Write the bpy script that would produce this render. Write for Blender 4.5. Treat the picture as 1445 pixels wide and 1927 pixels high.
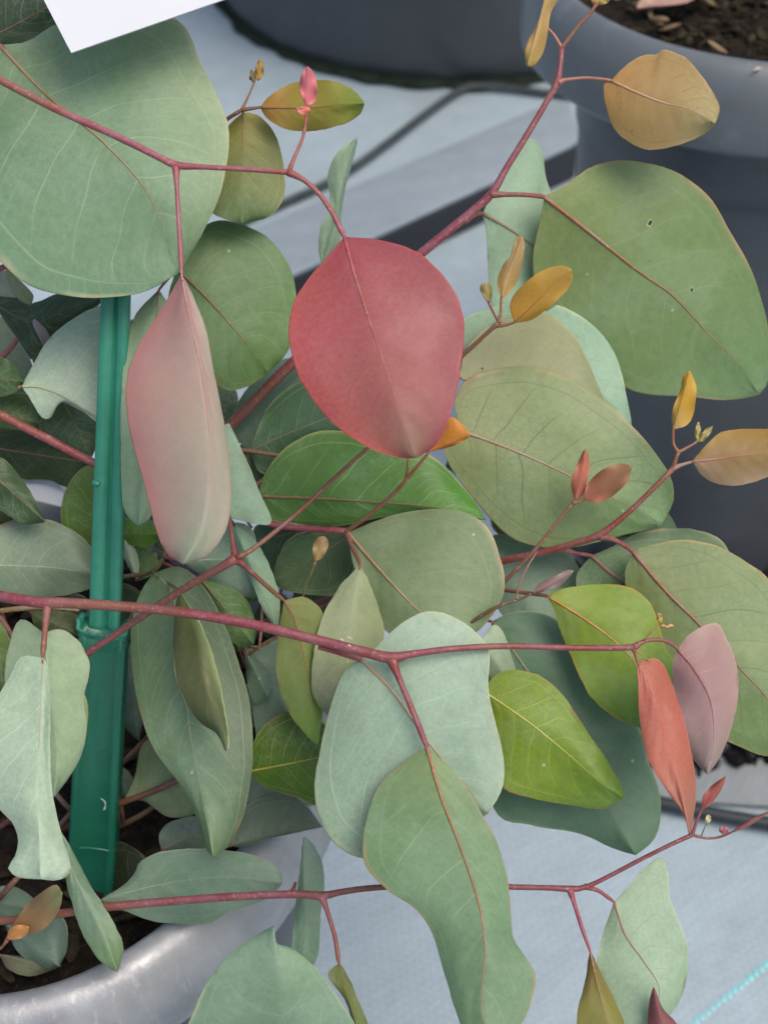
import bpy, math, random
from mathutils import Vector, noise

# ------------------------------------------------------------------ clear
for o in list(bpy.data.objects):
    bpy.data.objects.remove(o)
scene = bpy.context.scene
COL = scene.collection
R = math.radians
random.seed(7)

# ------------------------------------------------------------------ camera
FPX, CX, CY = 2700.0, 722.5, 963.5            # focal length in photo pixels, principal point
PITCH = R(43)
CAM = Vector((0.0, 0.0, 0.785))
FWD = Vector((0, math.cos(PITCH), -math.sin(PITCH)))
UP = Vector((0, math.sin(PITCH), math.cos(PITCH)))
RT = Vector((1, 0, 0))
cam_d = bpy.data.cameras.new("camera")
cam = bpy.data.objects.new("camera", cam_d)
COL.objects.link(cam)
cam.location = CAM
cam.rotation_euler = (math.pi / 2 - PITCH, 0, 0)
cam_d.sensor_fit = 'VERTICAL'
cam_d.lens = 50.0
cam_d.sensor_height = 50.0 * 1927.0 / FPX
cam_d.clip_start = 0.01
cam_d.clip_end = 100.0
cam_d.dof.use_dof = True
cam_d.dof.focus_distance = 0.455
cam_d.dof.aperture_fstop = 15.5
scene.camera = cam

# ------------------------------------------------------------------ light
SUN_EL, SUN_AZ = R(64), R(130)                # azimuth clockwise from +Y
world = bpy.data.worlds.new("World")
scene.world = world
world.use_nodes = True
wn = world.node_tree.nodes
sky = wn.new('ShaderNodeTexSky')
sky.sky_type = 'NISHITA'
sky.sun_disc = False
sky.sun_elevation = SUN_EL
sky.sun_rotation = SUN_AZ
sky.air_density = 1.0
sky.dust_density = 4.0
sky.ozone_density = 0.6
wn['Background'].inputs['Strength'].default_value = 0.135
world.node_tree.links.new(sky.outputs[0], wn['Background'].inputs[0])
sun_d = bpy.data.lights.new("sun", 'SUN')
sun_d.energy = 1.2
sun_d.angle = R(40)
sun_d.color = (1.0, 0.93, 0.84)
sun = bpy.data.objects.new("sun", sun_d)
COL.objects.link(sun)
sdir = Vector((math.sin(SUN_AZ) * math.cos(SUN_EL), math.cos(SUN_AZ) * math.cos(SUN_EL), math.sin(SUN_EL)))
sun.rotation_euler = sdir.to_track_quat('Z', 'Y').to_euler()
sun.location = sdir * 3

scene.view_settings.view_transform = 'Standard'
scene.view_settings.look = 'None'
scene.view_settings.exposure = 0.46
scene.view_settings.gamma = 1.0
scene.view_settings.use_white_balance = True      # the phone's white balance for an open, bluish sky
scene.view_settings.white_balance_temperature = 6600
scene.view_settings.white_balance_tint = 9
scene.cycles.use_denoising = True
scene.cycles.max_bounces = 4
scene.cycles.diffuse_bounces = 3
scene.cycles.glossy_bounces = 2
scene.cycles.transmission_bounces = 3


# ------------------------------------------------------------------ helpers
def at(px, py, d):
    """point of the place that stands d metres in front of the camera's lens plane"""
    return CAM + d * (FWD + (px - CX) / FPX * RT + (CY - py) / FPX * UP)


def on_plane(px, py, z):
    v = FWD + (px - CX) / FPX * RT + (CY - py) / FPX * UP
    return CAM + v * ((z - CAM.z) / v.z)


def lin(c, g=1.0):
    out = []
    for x in c[:3]:
        x = x / 255.0
        out.append((x / 12.92 if x <= 0.04045 else ((x + 0.055) / 1.055) ** 2.4) * g)
    return tuple(out)


def mix(a, b, t):
    return tuple(a[i] + (b[i] - a[i]) * t for i in range(3))


def spline(pts, n):
    """Catmull-Rom through pts (tuples of any size), resampled to n points by length"""
    P = [tuple(map(float, p)) for p in pts]
    k = len(P[0])
    P = [tuple(2 * P[0][i] - P[1][i] for i in range(k))] + P + [tuple(2 * P[-1][i] - P[-2][i] for i in range(k))]
    fine = []
    for s in range(1, len(P) - 2):
        p0, p1, p2, p3 = P[s - 1], P[s], P[s + 1], P[s + 2]
        for q in range(12):
            t = q / 12.0
            t2, t3 = t * t, t * t * t
            fine.append(tuple(0.5 * ((2 * p1[i]) + (-p0[i] + p2[i]) * t + (2 * p0[i] - 5 * p1[i] + 4 * p2[i] - p3[i]) * t2
                                     + (-p0[i] + 3 * p1[i] - 3 * p2[i] + p3[i]) * t3) for i in range(k)))
    fine.append(P[-2])
    acc = [0.0]
    for a, b in zip(fine, fine[1:]):
        acc.append(acc[-1] + math.hypot(b[0] - a[0], b[1] - a[1]) + 1e-9)
    out, j = [], 0
    for i in range(n):
        t = acc[-1] * i / (n - 1)
        while j < len(acc) - 2 and acc[j + 1] < t:
            j += 1
        f = min(1.0, max(0.0, (t - acc[j]) / (acc[j + 1] - acc[j])))
        out.append(tuple(fine[j][q] + (fine[j + 1][q] - fine[j][q]) * f for q in range(k)))
    return out


def link(o, parent=None):
    COL.objects.link(o)
    if parent is not None:
        o.parent = parent
    return o


def mesh_obj(name, verts, faces, mat, parent=None, smooth=True):
    me = bpy.data.meshes.new(name)
    me.from_pydata([tuple(v) for v in verts], [], faces)
    if smooth:
        me.polygons.foreach_set('use_smooth', [True] * len(me.polygons))
    if mat:
        me.materials.append(mat)
    me.update()
    return link(bpy.data.objects.new(name, me), parent)


def tag(o, label=None, cat=None, group=None, kind=None):
    if label: o['label'] = label
    if cat: o['category'] = cat
    if group: o['group'] = group
    if kind: o['kind'] = kind
    return o


def empty(name, loc):
    o = bpy.data.objects.new(name, None)
    o.location = loc
    o.empty_display_size = 0.02
    COL.objects.link(o)
    return o


# ------------------------------------------------------------------ materials
def new_mat(name):
    m = bpy.data.materials.new(name)
    m.use_nodes = True
    nt = m.node_tree
    return m, nt, nt.nodes['Principled BSDF'], nt.nodes['Material Output']


class NT:
    """tiny node-tree writer"""
    def __init__(self, nt): self.nt = nt
    def n(self, t, **kw):
        nd = self.nt.nodes.new(t)
        for k, v in kw.items(): setattr(nd, k, v)
        return nd
    def l(self, a, b): self.nt.links.new(a, b)
    def put(self, sock, v):
        if isinstance(v, bpy.types.NodeSocket): self.l(v, sock)
        else: sock.default_value = v
    def math(self, op, a, b=0.0, clamp=False):
        nd = self.n('ShaderNodeMath', operation=op, use_clamp=clamp)
        self.put(nd.inputs[0], a); self.put(nd.inputs[1], b)
        return nd.outputs[0]
    def ramp(self, x, lo, hi, a=0.0, b=1.0):
        nd = self.n('ShaderNodeMapRange', interpolation_type='SMOOTHSTEP')
        self.put(nd.inputs[0], x)
        nd.inputs[1].default_value = lo; nd.inputs[2].default_value = hi
        nd.inputs[3].default_value = a; nd.inputs[4].default_value = b
        return nd.outputs[0]
    def mixc(self, f, a, b, blend='MIX'):
        nd = self.n('ShaderNodeMix', data_type='RGBA', blend_type=blend)
        self.put(nd.inputs[0], f)
        for s, v in ((nd.inputs[6], a), (nd.inputs[7], b)):
            if isinstance(v, bpy.types.NodeSocket): self.l(v, s)
            else: s.default_value = tuple(v) + ((1.0,) if len(v) == 3 else ())
        return nd.outputs[2]
    def noise(self, vec, scale, detail=3.0, rough=0.55, w=None):
        nd = self.n('ShaderNodeTexNoise')
        if w is not None:
            nd.noise_dimensions = '4D'; self.put(nd.inputs['W'], w)
        if vec is not None: self.l(vec, nd.inputs['Vector'])
        nd.inputs['Scale'].default_value = scale
        nd.inputs['Detail'].default_value = detail
        nd.inputs['Roughness'].default_value = rough
        return nd.outputs['Fac']
    def comb(self, x, y, z):
        nd = self.n('ShaderNodeCombineXYZ')
        for s, v in zip(nd.inputs, (x, y, z)): self.put(s, v)
        return nd.outputs[0]


def leaf_material():
    m, nt, bsdf, out = new_mat("leaf_blade")
    T = NT(nt)
    colA = T.n('ShaderNodeVertexColor', layer_name="Col").outputs['Color']
    uv = T.n('ShaderNodeUVMap', uv_map="luv").outputs['UV']
    sep = T.n('ShaderNodeSeparateXYZ'); T.l(uv, sep.inputs[0])
    u, vv = sep.outputs[0], sep.outputs[1]
    v = T.math('MULTIPLY_ADD', vv, 2.0); nt.nodes[-1].inputs[2].default_value = -1.0
    a = T.math('ABSOLUTE', v)
    sgn = T.math('SIGN', v)
    oi = T.n('ShaderNodeObjectInfo')
    seed = T.math('MULTIPLY', oi.outputs['Random'], 57.0)
    geo = T.n('ShaderNodeNewGeometry')
    pos = geo.outputs['Position']
    seed2 = T.math('ADD', seed, T.math('MULTIPLY', sgn, 9.0))
    n1 = T.noise(pos, 38.0, 4.0, 0.6)
    n2 = T.noise(pos, 300.0, 1.0, 0.65)
    n3 = T.noise(pos, 900.0, 1.0, 0.6)
    # --- side veins: arcs that leave the midrib and bend towards the tip
    q = T.comb(T.math('MULTIPLY', u, 2.6), T.math('MULTIPLY', a, 0.9), 0.0)
    wob = T.math('SUBTRACT', T.noise(q, 1.6, 1.0, 0.5, seed2), 0.5)
    a2 = T.math('MULTIPLY', a, a)
    back = T.math('ADD', T.math('MULTIPLY', a, 0.21), T.math('MULTIPLY', a2, 0.06))
    u0 = T.math('ADD', T.math('SUBTRACT', u, back), T.math('MULTIPLY', wob, 0.11))
    ph = T.math('ADD', T.math('MULTIPLY', u0, 7.5), seed2)
    fr = T.math('ABSOLUTE', T.math('SUBTRACT', T.math('FRACT', ph), 0.5))
    vein = T.ramp(fr, 0.0, 0.030, 1.0, 0.0)
    fade = T.math('MULTIPLY', T.ramp(a, 0.60, 0.86, 1.0, 0.0), T.ramp(n1, 0.36, 0.58, 0.25, 1.0))
    vein = T.math('MULTIPLY', vein, fade)
    # finer veins between them
    ph2 = T.math('ADD', T.math('MULTIPLY', T.math('ADD', u0, T.math('MULTIPLY', a, 0.04)), 24.0), seed)
    fr2 = T.math('ABSOLUTE', T.math('SUBTRACT', T.math('FRACT', ph2), 0.5))
    vein2 = T.math('MULTIPLY', T.ramp(fr2, 0.0, 0.12, 0.24, 0.0), T.ramp(wob, -0.05, 0.12))
    # vein running inside the margin
    wm = T.math('ADD', a, T.math('MULTIPLY', wob, 0.14))
    im = T.ramp(T.math('ABSOLUTE', T.math('SUBTRACT', wm, 0.83)), 0.0, 0.014, 0.55, 0.0)
    im = T.math('MULTIPLY', im, T.ramp(u, 0.02, 0.12))
    # net of tiny veins
    vor = T.n('ShaderNodeTexVoronoi', feature='DISTANCE_TO_EDGE'); T.l(pos, vor.inputs['Vector'])
    vor.inputs['Scale'].default_value = 420.0
    net = T.ramp(vor.outputs['Distance'], 0.0, 0.08, 0.30, 0.0)
    net = T.math('MULTIPLY', net, T.ramp(n1, 0.42, 0.6))
    allv = T.math('MAXIMUM', T.math('MAXIMUM', vein, vein2), T.math('MAXIMUM', im, net))
    allv = T.math('MULTIPLY', allv, oi.outputs['Alpha'], True)
    # --- colour: waxy bloom in patches, small flecks
    val = T.math('ADD', T.math('ADD', T.math('MULTIPLY', n1, 0.26), T.math('MULTIPLY', n2, 0.26)), T.math('MULTIPLY', n3, 0.30))
    val = T.math('ADD', val, 0.56)
    gr = T.n('ShaderNodeSeparateColor'); T.l(colA, gr.inputs[0])
    green = T.ramp(T.math('SUBTRACT', gr.outputs[1], gr.outputs[0]), 0.0, 0.08)
    val = T.math('ADD', 0.97, T.math('MULTIPLY', T.math('SUBTRACT', val, 0.97), T.math('ADD', 0.35, T.math('MULTIPLY', green, 0.65))))
    hsv = T.n('ShaderNodeHueSaturation'); T.l(colA, hsv.inputs['Color']); T.l(val, hsv.inputs['Value'])
    T.put(hsv.inputs['Saturation'], T.ramp(n3, 0.3, 0.7, 0.93, 1.03))
    T.put(hsv.inputs['Hue'], T.ramp(n1, 0.3, 0.7, 0.497, 0.503))
    wax = T.mixc(T.math('MULTIPLY', green, T.ramp(n1, 0.47, 0.60, 0.0, 0.08)), hsv.outputs[0], (0.46, 0.50, 0.47))
    c = T.mixc(allv, wax, oi.outputs['Color'])
    vs = T.n('ShaderNodeTexVoronoi', feature='F1'); T.l(pos, vs.inputs['Vector']); vs.inputs['Scale'].default_value = 95.0
    rsel = T.n('ShaderNodeSeparateColor'); T.l(vs.outputs['Color'], rsel.inputs[0])
    fleck = T.math('MULTIPLY', T.ramp(vs.outputs['Distance'], 0.03, 0.075, 1.0, 0.0), T.math('GREATER_THAN', rsel.outputs[0], 0.84))
    c = T.mixc(T.math('MULTIPLY', fleck, 0.5), c, (0.62, 0.66, 0.52))
    dark = T.math('MULTIPLY', T.ramp(vs.outputs['Distance'], 0.02, 0.05, 1.0, 0.0), T.math('LESS_THAN', rsel.outputs[0], 0.07))
    c = T.mixc(T.math('MULTIPLY', dark, 0.6), c, (0.10, 0.07, 0.035))
    worn = T.math('MULTIPLY', T.ramp(a, 0.84, 0.99), T.ramp(T.noise(pos, 75.0, 2.0, 0.6), 0.60, 0.70, 0.0, 0.65))
    c = T.mixc(worn, c, (0.25, 0.15, 0.08))
    T.l(c, bsdf.inputs['Base Color'])
    T.put(bsdf.inputs['Roughness'], T.ramp(n1, 0.35, 0.65, 0.42, 0.60))
    bsdf.inputs['Specular IOR Level'].default_value = 0.48
    # --- relief
    h = T.noise(pos, 300.0, 1.0, 0.5)
    bmp = T.n('ShaderNodeBump'); bmp.inputs['Strength'].default_value = 0.30; bmp.inputs['Distance'].default_value = 0.0005
    T.l(h, bmp.inputs['Height']); T.l(bmp.outputs[0], bsdf.inputs['Normal'])
    tr = T.n('ShaderNodeBsdfTranslucent')
    tc = T.mixc(1.0, c, (1.05, 1.15, 0.6), 'MULTIPLY')
    T.l(tc, tr.inputs['Color'])
    mx = T.n('ShaderNodeMixShader'); mx.inputs[0].default_value = 0.26
    T.l(bsdf.outputs[0], mx.inputs[1]); T.l(tr.outputs[0], mx.inputs[2])
    T.l(mx.outputs[0], out.inputs['Surface'])
    return m


def stem_material():
    m, nt, bsdf, out = new_mat("stem_bark")
    T = NT(nt)
    oi = T.n('ShaderNodeObjectInfo')
    pos = T.n('ShaderNodeNewGeometry').outputs['Position']
    n1 = T.noise(pos, 120.0, 4.0, 0.6)
    n2 = T.noise(pos, 700.0, 3.0, 0.6)
    n3 = T.noise(pos, 22.0, 2.0, 0.5)
    val = T.math('ADD', T.math('ADD', T.math('MULTIPLY', n1, 0.55), T.math('MULTIPLY', n2, 0.35)), 0.56)
    hsv = T.n('ShaderNodeHueSaturation'); T.l(oi.outputs['Color'], hsv.inputs['Color']); T.l(val, hsv.inputs['Value'])
    T.put(hsv.inputs['Saturation'], T.ramp(n1, 0.3, 0.7, 1.12, 0.85))
    T.put(hsv.inputs['Hue'], T.ramp(n3, 0.35, 0.65, 0.488, 0.516))
    c = T.mixc(T.ramp(n3, 0.45, 0.66, 0.0, 0.55), hsv.outputs[0], (0.21, 0.095, 0.05))
    c = T.mixc(T.ramp(n2, 0.58, 0.74, 0.0, 0.45), c, (0.55, 0.36, 0.31))
    T.l(c, bsdf.inputs['Base Color'])
    bsdf.inputs['Roughness'].default_value = 0.5
    bmp = T.n('ShaderNodeBump'); bmp.inputs['Strength'].default_value = 0.5; bmp.inputs['Distance'].default_value = 0.0005
    T.l(T.math('ADD', n2, n1), bmp.inputs['Height']); T.l(bmp.outputs[0], bsdf.inputs['Normal'])
    return m


def plain_material(name, col, rough=0.5, spec=0.5, var=0.25, scale=40.0, bump=0.15, bscale=400.0, bdist=0.0005, flecks=None, dust=None):
    m, nt, bsdf, out = new_mat(name)
    T = NT(nt)
    pos = T.n('ShaderNodeTexCoord').outputs['Object']
    n1 = T.noise(pos, scale, 5.0, 0.6)
    n2 = T.noise(pos, bscale, 3.0, 0.6)
    c = T.mixc(T.ramp(n1, 0.3, 0.7), tuple(x * (1 - var) for x in col), tuple(min(1, x * (1 + var)) for x in col))
    if dust:
        c = T.mixc(T.ramp(T.noise(pos, scale * 2.6, 6.0, 0.7), 0.5, 0.78, 0.0, dust[1]), c, dust[0])
    if flecks:
        vs = T.n('ShaderNodeTexVoronoi', feature='F1'); T.l(pos, vs.inputs['Vector']); vs.inputs['Scale'].default_value = flecks[0]
        rs = T.n('ShaderNodeSeparateColor'); T.l(vs.outputs['Color'], rs.inputs[0])
        f = T.math('MULTIPLY', T.ramp(vs.outputs['Distance'], 0.08, 0.16, 1.0, 0.0), T.math('GREATER_THAN', rs.outputs[0], flecks[1]))
        c = T.mixc(f, c, flecks[2])
    T.l(c, bsdf.inputs['Base Color'])
    T.put(bsdf.inputs['Roughness'], T.ramp(n1, 0.3, 0.7, max(0.05, rough - 0.08), min(1.0, rough + 0.08)))
    bsdf.inputs['Specular IOR Level'].default_value = spec
    if bump:
        bmp = T.n('ShaderNodeBump'); bmp.inputs['Strength'].default_value = bump; bmp.inputs['Distance'].default_value = bdist
        T.l(n2, bmp.inputs['Height']); T.l(bmp.outputs[0], bsdf.inputs['Normal'])
    return m


def fabric_material(name, col, ang, period=0.0032, dirt=0.25):
    """woven ground cover: flat tapes crossing over and under"""
    m, nt, bsdf, out = new_mat(name)
    T = NT(nt)
    pos = T.n('ShaderNodeTexCoord').outputs['Object']
    mp = T.n('ShaderNodeMapping'); mp.inputs['Rotation'].default_value = (0, 0, -ang)
    T.l(pos, mp.inputs[0])
    sep = T.n('ShaderNodeSeparateXYZ'); T.l(mp.outputs[0], sep.inputs[0])
    k = 2 * math.pi / period
    wob = T.math('MULTIPLY', T.noise(pos, 60.0, 2.0), 0.8)
    sx = T.math('SINE', T.math('ADD', T.math('MULTIPLY', sep.outputs[0], k), wob))
    sy = T.math('SINE', T.math('ADD', T.math('MULTIPLY', sep.outputs[1], k * 0.62), wob))
    weave = T.math('MULTIPLY', sx, sy)
    wide = T.math('SINE', T.math('MULTIPLY', sep.outputs[1], k * 0.11))
    mp2 = T.n('ShaderNodeMapping'); mp2.inputs['Scale'].default_value = (60.0, 420.0, 1.0); T.l(mp.outputs[0], mp2.inputs[0])
    streak = T.noise(mp2.outputs[0], 1.0, 3.0, 0.6)
    big = T.noise(pos, 5.0, 5.0, 0.6)
    mid = T.noise(pos, 30.0, 5.0, 0.65)
    fine = T.noise(pos, 420.0, 3.0, 0.6)
    val = T.math('ADD', 0.58, T.math('MULTIPLY', weave, 0.055))
    val = T.math('ADD', val, T.math('MULTIPLY', streak, 0.48))
    val = T.math('ADD', val, T.math('MULTIPLY', wide, 0.02))
    val = T.math('ADD', val, T.math('MULTIPLY', mid, 0.30))
    val = T.math('ADD', val, T.math('MULTIPLY', fine, 0.14))
    hsv = T.n('ShaderNodeHueSaturation'); hsv.inputs['Color'].default_value = tuple(col) + (1,); T.l(val, hsv.inputs['Value'])
    c = T.mixc(T.ramp(big, 0.5, 0.75, 0.0, dirt), hsv.outputs[0], tuple(x * 0.55 for x in (col[0] * 1.1, col[1], col[2] * 0.85)))
    T.l(c, bsdf.inputs['Base Color'])
    bsdf.inputs['Roughness'].default_value = 0.55
    bsdf.inputs['Specular IOR Level'].default_value = 0.4
    bmp = T.n('ShaderNodeBump'); bmp.inputs['Strength'].default_value = 0.4; bmp.inputs['Distance'].default_value = 0.0008
    T.l(T.math('ADD', T.math('MULTIPLY', streak, 1.2), T.math('MULTIPLY', weave, 0.12)), bmp.inputs['Height']); T.l(bmp.outputs[0], bsdf.inputs['Normal'])
    return m


M_LEAF = leaf_material()
M_STEM = stem_material()

# ------------------------------------------------------------------ ground
GA, GB = on_plane(1300, 1927, 0), on_plane(1445, 1810, 0)
LINE_ANG = math.atan2(GB.y - GA.y, GB.x - GA.x)
M_FABRIC = fabric_material("ground_fabric", lin((148, 163, 171)), LINE_ANG, 0.0055)
M_FABRIC2 = fabric_material("grey_fabric", lin((128, 134, 136)), LINE_ANG + 0.5, dirt=0.5)


def ground_sheet(name, x0, x1, y0, y1, n, z, mat, amp, parent=None):
    vs, fs = [], []
    for j in range(n + 1):
        for i in range(n + 1):
            x, y = x0 + (x1 - x0) * i / n, y0 + (y1 - y0) * j / n
            vs.append((x, y, z + amp * (noise.noise(Vector((x * 5, y * 5, 1.3))) + 0.4 * noise.noise(Vector((x * 17, y * 17, 4.1))) - 0.6)))
    for j in range(n):
        for i in range(n):
            k = j * (n + 1) + i
            fs.append((k, k + 1, k + n + 2, k + n + 1))
    return mesh_obj(name, vs, fs, mat, parent)


ground = tag(ground_sheet('ground', -3.0, 3.0, -1.6, 4.4, 120, 0.0, M_FABRIC, 0.003), kind='structure')

# turquoise marker threads woven into the sheet: each stitch a small piece
M_CYAN = plain_material("marker_thread", lin((128, 196, 200)), 0.6, 0.3, 0.25, 300.0)
dvec = Vector((GB.x - GA.x, GB.y - GA.y, 0)).normalized()
nvec = Vector((-dvec.y, dvec.x, 0))
stitch_me = None
for i in range(-8, 34):
    c = GA + dvec * (i * 0.0046) + nvec * random.uniform(-.0004, .0004)
    L, W, H = 0.0020, 0.0023, 0.0005
    if stitch_me is None:
        vs = []
        for z, s in ((0.0, 1.0), (H * 0.7, 0.9), (H, 0.6)):
            for k in range(8):
                a = k * math.pi / 4 + 0.3
                sq = 1.0 / max(abs(math.cos(a)), abs(math.sin(a))) ** 0.7
                vs.append((dvec + nvec * 0.35) * (math.cos(a) * L * s * sq) + nvec * (math.sin(a) * W * s * sq) + Vector((0, 0, z)))
        fs = [(q * 8 + k, q * 8 + (k + 1) % 8, q * 8 + 8 + (k + 1) % 8, q * 8 + 8 + k) for q in range(2) for k in range(8)] + [tuple(range(16, 24))]
        o = mesh_obj('stitch', vs, fs, M_CYAN, ground)
        stitch_me = o.data
    else:
        o = link(bpy.data.objects.new('stitch', stitch_me), ground)
    z = 0.003 * (noise.noise(Vector((c.x * 5, c.y * 5, 1.3))) + 0.4 * noise.noise(Vector((c.x * 17, c.y * 17, 4.1))) - 0.6)
    o.location = (c.x, c.y, z - 0.0001)
    o.scale = (random.uniform(.75, 1.1), random.uniform(.75, 1.1), 1)


def tube(name, pts, mat, parent=None, seg=10, n=None, cap=True, color=None, rough=0.0, seed=0.0):
    """pts: (Vector, radius) list, smoothly joined"""
    raw = [(p.x, p.y, p.z, r) for p, r in pts]
    if n is None: n = max(6, 5 * len(raw))
    P = [tuple(map(float, p)) for p in raw]
    # resample by 3d length
    Q = [tuple(2 * P[0][i] - P[1][i] for i in range(4))] + P + [tuple(2 * P[-1][i] - P[-2][i] for i in range(4))]
    fine = []
    for s in range(1, len(Q) - 2):
        for q in range(8):
            t = q / 8.0
            fine.append(tuple(0.5 * (2 * Q[s][i] + (-Q[s-1][i] + Q[s+1][i]) * t + (2*Q[s-1][i] - 5*Q[s][i] + 4*Q[s+1][i] - Q[s+2][i]) * t*t
                                     + (-Q[s-1][i] + 3*Q[s][i] - 3*Q[s+1][i] + Q[s+2][i]) * t**3) for i in range(4)))
    fine.append(P[-1])
    acc = [0.0]
    for a, b in zip(fine, fine[1:]): acc.append(acc[-1] + math.dist(a[:3], b[:3]) + 1e-9)
    ring, j = [], 0
    for i in range(n):
        t = acc[-1] * i / (n - 1)
        while j < len(acc) - 2 and acc[j + 1] < t: j += 1
        f = min(1, max(0, (t - acc[j]) / (acc[j+1] - acc[j])))
        ring.append(tuple(fine[j][q] + (fine[j+1][q] - fine[j][q]) * f for q in range(4)))
    vs, fs = [], []
    ref = Vector((0.3, -0.7, 0.6))
    for i in range(n):
        a, b = Vector(ring[max(0, i-1)][:3]), Vector(ring[min(n-1, i+1)][:3])
        t = (b - a).normalized()
        x = (ref - t * ref.dot(t)).normalized(); y = t.cross(x)
        c, r = Vector(ring[i][:3]), max(1e-5, ring[i][3])
        for k in range(seg):
            w = 2 * math.pi * k / seg
            rr = r * (1 + rough * noise.noise(Vector((i * 0.35 + seed, k * 0.9, seed))))
            vs.append(c + x * (math.cos(w) * rr) + y * (math.sin(w) * rr))
    for i in range(n - 1):
        for k in range(seg):
            fs.append((i * seg + k, i * seg + (k + 1) % seg, (i + 1) * seg + (k + 1) % seg, (i + 1) * seg + k))
    if cap:
        fs.append(tuple(range(seg))[::-1]); fs.append(tuple(range((n-1) * seg, n * seg)))
    o = mesh_obj(name, vs, fs, mat, parent)
    if color: o.color = tuple(color) + (1.0,)
    return o


def lathe(name, cx, cy, prof, mat, parent=None, seg=96, wob=0.0, close_bottom=False):
    vs, fs = [], []
    for r, z in prof:
        for k in range(seg):
            a = 2 * math.pi * k / seg
            dr = wob * noise.noise(Vector((math.cos(a) * 1.6, math.sin(a) * 1.6, z * 9)))
            vs.append((cx + math.cos(a) * (r + dr), cy + math.sin(a) * (r + dr), z + wob * 0.6 * noise.noise(Vector((math.cos(a) * 2, math.sin(a) * 2, 5.0)))))
    for i in range(len(prof) - 1):
        for k in range(seg):
            fs.append((i * seg + k, i * seg + (k + 1) % seg, (i + 1) * seg + (k + 1) % seg, (i + 1) * seg + k))
    if close_bottom: fs.append(tuple(range(seg)))
    return mesh_obj(name, vs, fs, mat, parent)


def rounded(prof, it=2):
    """corner cutting on a profile"""
    for _ in range(it):
        out = [prof[0]]
        for a, b in zip(prof, prof[1:]):
            out.append((a[0] * .75 + b[0] * .25, a[1] * .75 + b[1] * .25))
            out.append((a[0] * .25 + b[0] * .75, a[1] * .25 + b[1] * .75))
        out.append(prof[-1])
        prof = out
    return prof


# grey strip of older sheet by the right pot
vs = [(0.12, 0.566, 0.003), (0.60, 0.53, 0.003), (0.75, 1.0, 0.003), (0.16, 1.0, 0.003)]
o = mesh_obj('ground_strip', vs, [(0, 1, 2, 3)], M_FABRIC2)
tag(o, kind='structure')

M_HOSE = plain_material("hose_rubber", lin((38, 44, 48)), 0.5, 0.4, 0.2, 60.0)
h = tube('drip_hose', [(Vector((-0.05, 0.60, .0045)), .0046), (Vector((0.10, 0.578, .0045)), .0046), (on_plane(1246, 1512, .0055), .0046), (on_plane(1445, 1549, .0055), .0046), (Vector((0.42, 0.515, .0045)), .0046)], M_HOSE, n=50)
tag(h, 'thin black hose across the pale ground sheet at lower right', 'hose')
M_HOSE2 = plain_material("hose_grey", lin((58, 66, 68)), 0.6, 0.3, 0.2, 60.0)
z2 = 0.006
h = tube('water_hose', [(on_plane(300, 480, z2), .0042), (on_plane(529, 384, z2), .0042), (on_plane(663, 316, z2), .0042), (on_plane(848, 180, z2), .0042),
                        (on_plane(900, 163, z2), .0042), (on_plane(960, 166, z2), .0042), (on_plane(1040, 176, z2), .0042), (on_plane(1200, 190, z2), .0042)], M_HOSE2, n=70)
tag(h, 'dark grey hose running along the ground to the big tub', 'hose')

# low grey board with a dark skirt
M_BOARD = fabric_material("board_cover", lin((132, 143, 150)), 0.35, 0.004, 0.3)
M_SKIRT = plain_material("board_skirt", lin((34, 36, 44)), 0.5, 0.4, 0.2, 30.0)
zb = 0.046
FL, FR = on_plane(380, 594, zb), on_plane(1094, 262, zb)
BR, BL = on_plane(1066, 178, zb), on_plane(420, 452, zb)
board = empty('raised_board', (FR.x, FR.y, 0))
tag(board, 'low grey board with dark front edge lying behind the red leaf', 'board')


def slab(name, poly, z0, z1, mat, parent, bev):
    n = len(poly)
    vs = [Vector((p.x, p.y, z0)) - parent.location for p in poly] + [Vector((p.x, p.y, z1)) - parent.location for p in poly]
    fs = [tuple(range(n))[::-1], tuple(range(n, 2 * n))] + [(i, (i + 1) % n, n + (i + 1) % n, n + i) for i in range(n)]
    o = mesh_obj(name, vs, fs, mat, parent, smooth=True)
    b = o.modifiers.new('bevel', 'BEVEL'); b.width = bev; b.segments = 4
    return o


e = (FR - FL).normalized()
r1 = BR + (BL - BR).normalized() * 0.03
slab('top_cover', [FL, FR - e * 0.012, FR + (BR - FR) * 0.12 + Vector((0.002, 0, 0)), BR - (BR - FR) * 0.15, r1, BL], 0.040, zb, M_BOARD, board, 0.0025)
inn = [p + (sum((FL, FR, BR, BL), Vector()) / 4 - p) * 0.012 for p in (FL, FR, BR, BL)]
slab('skirt', inn, 0.0, 0.0395, M_SKIRT, board, 0.004)

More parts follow.
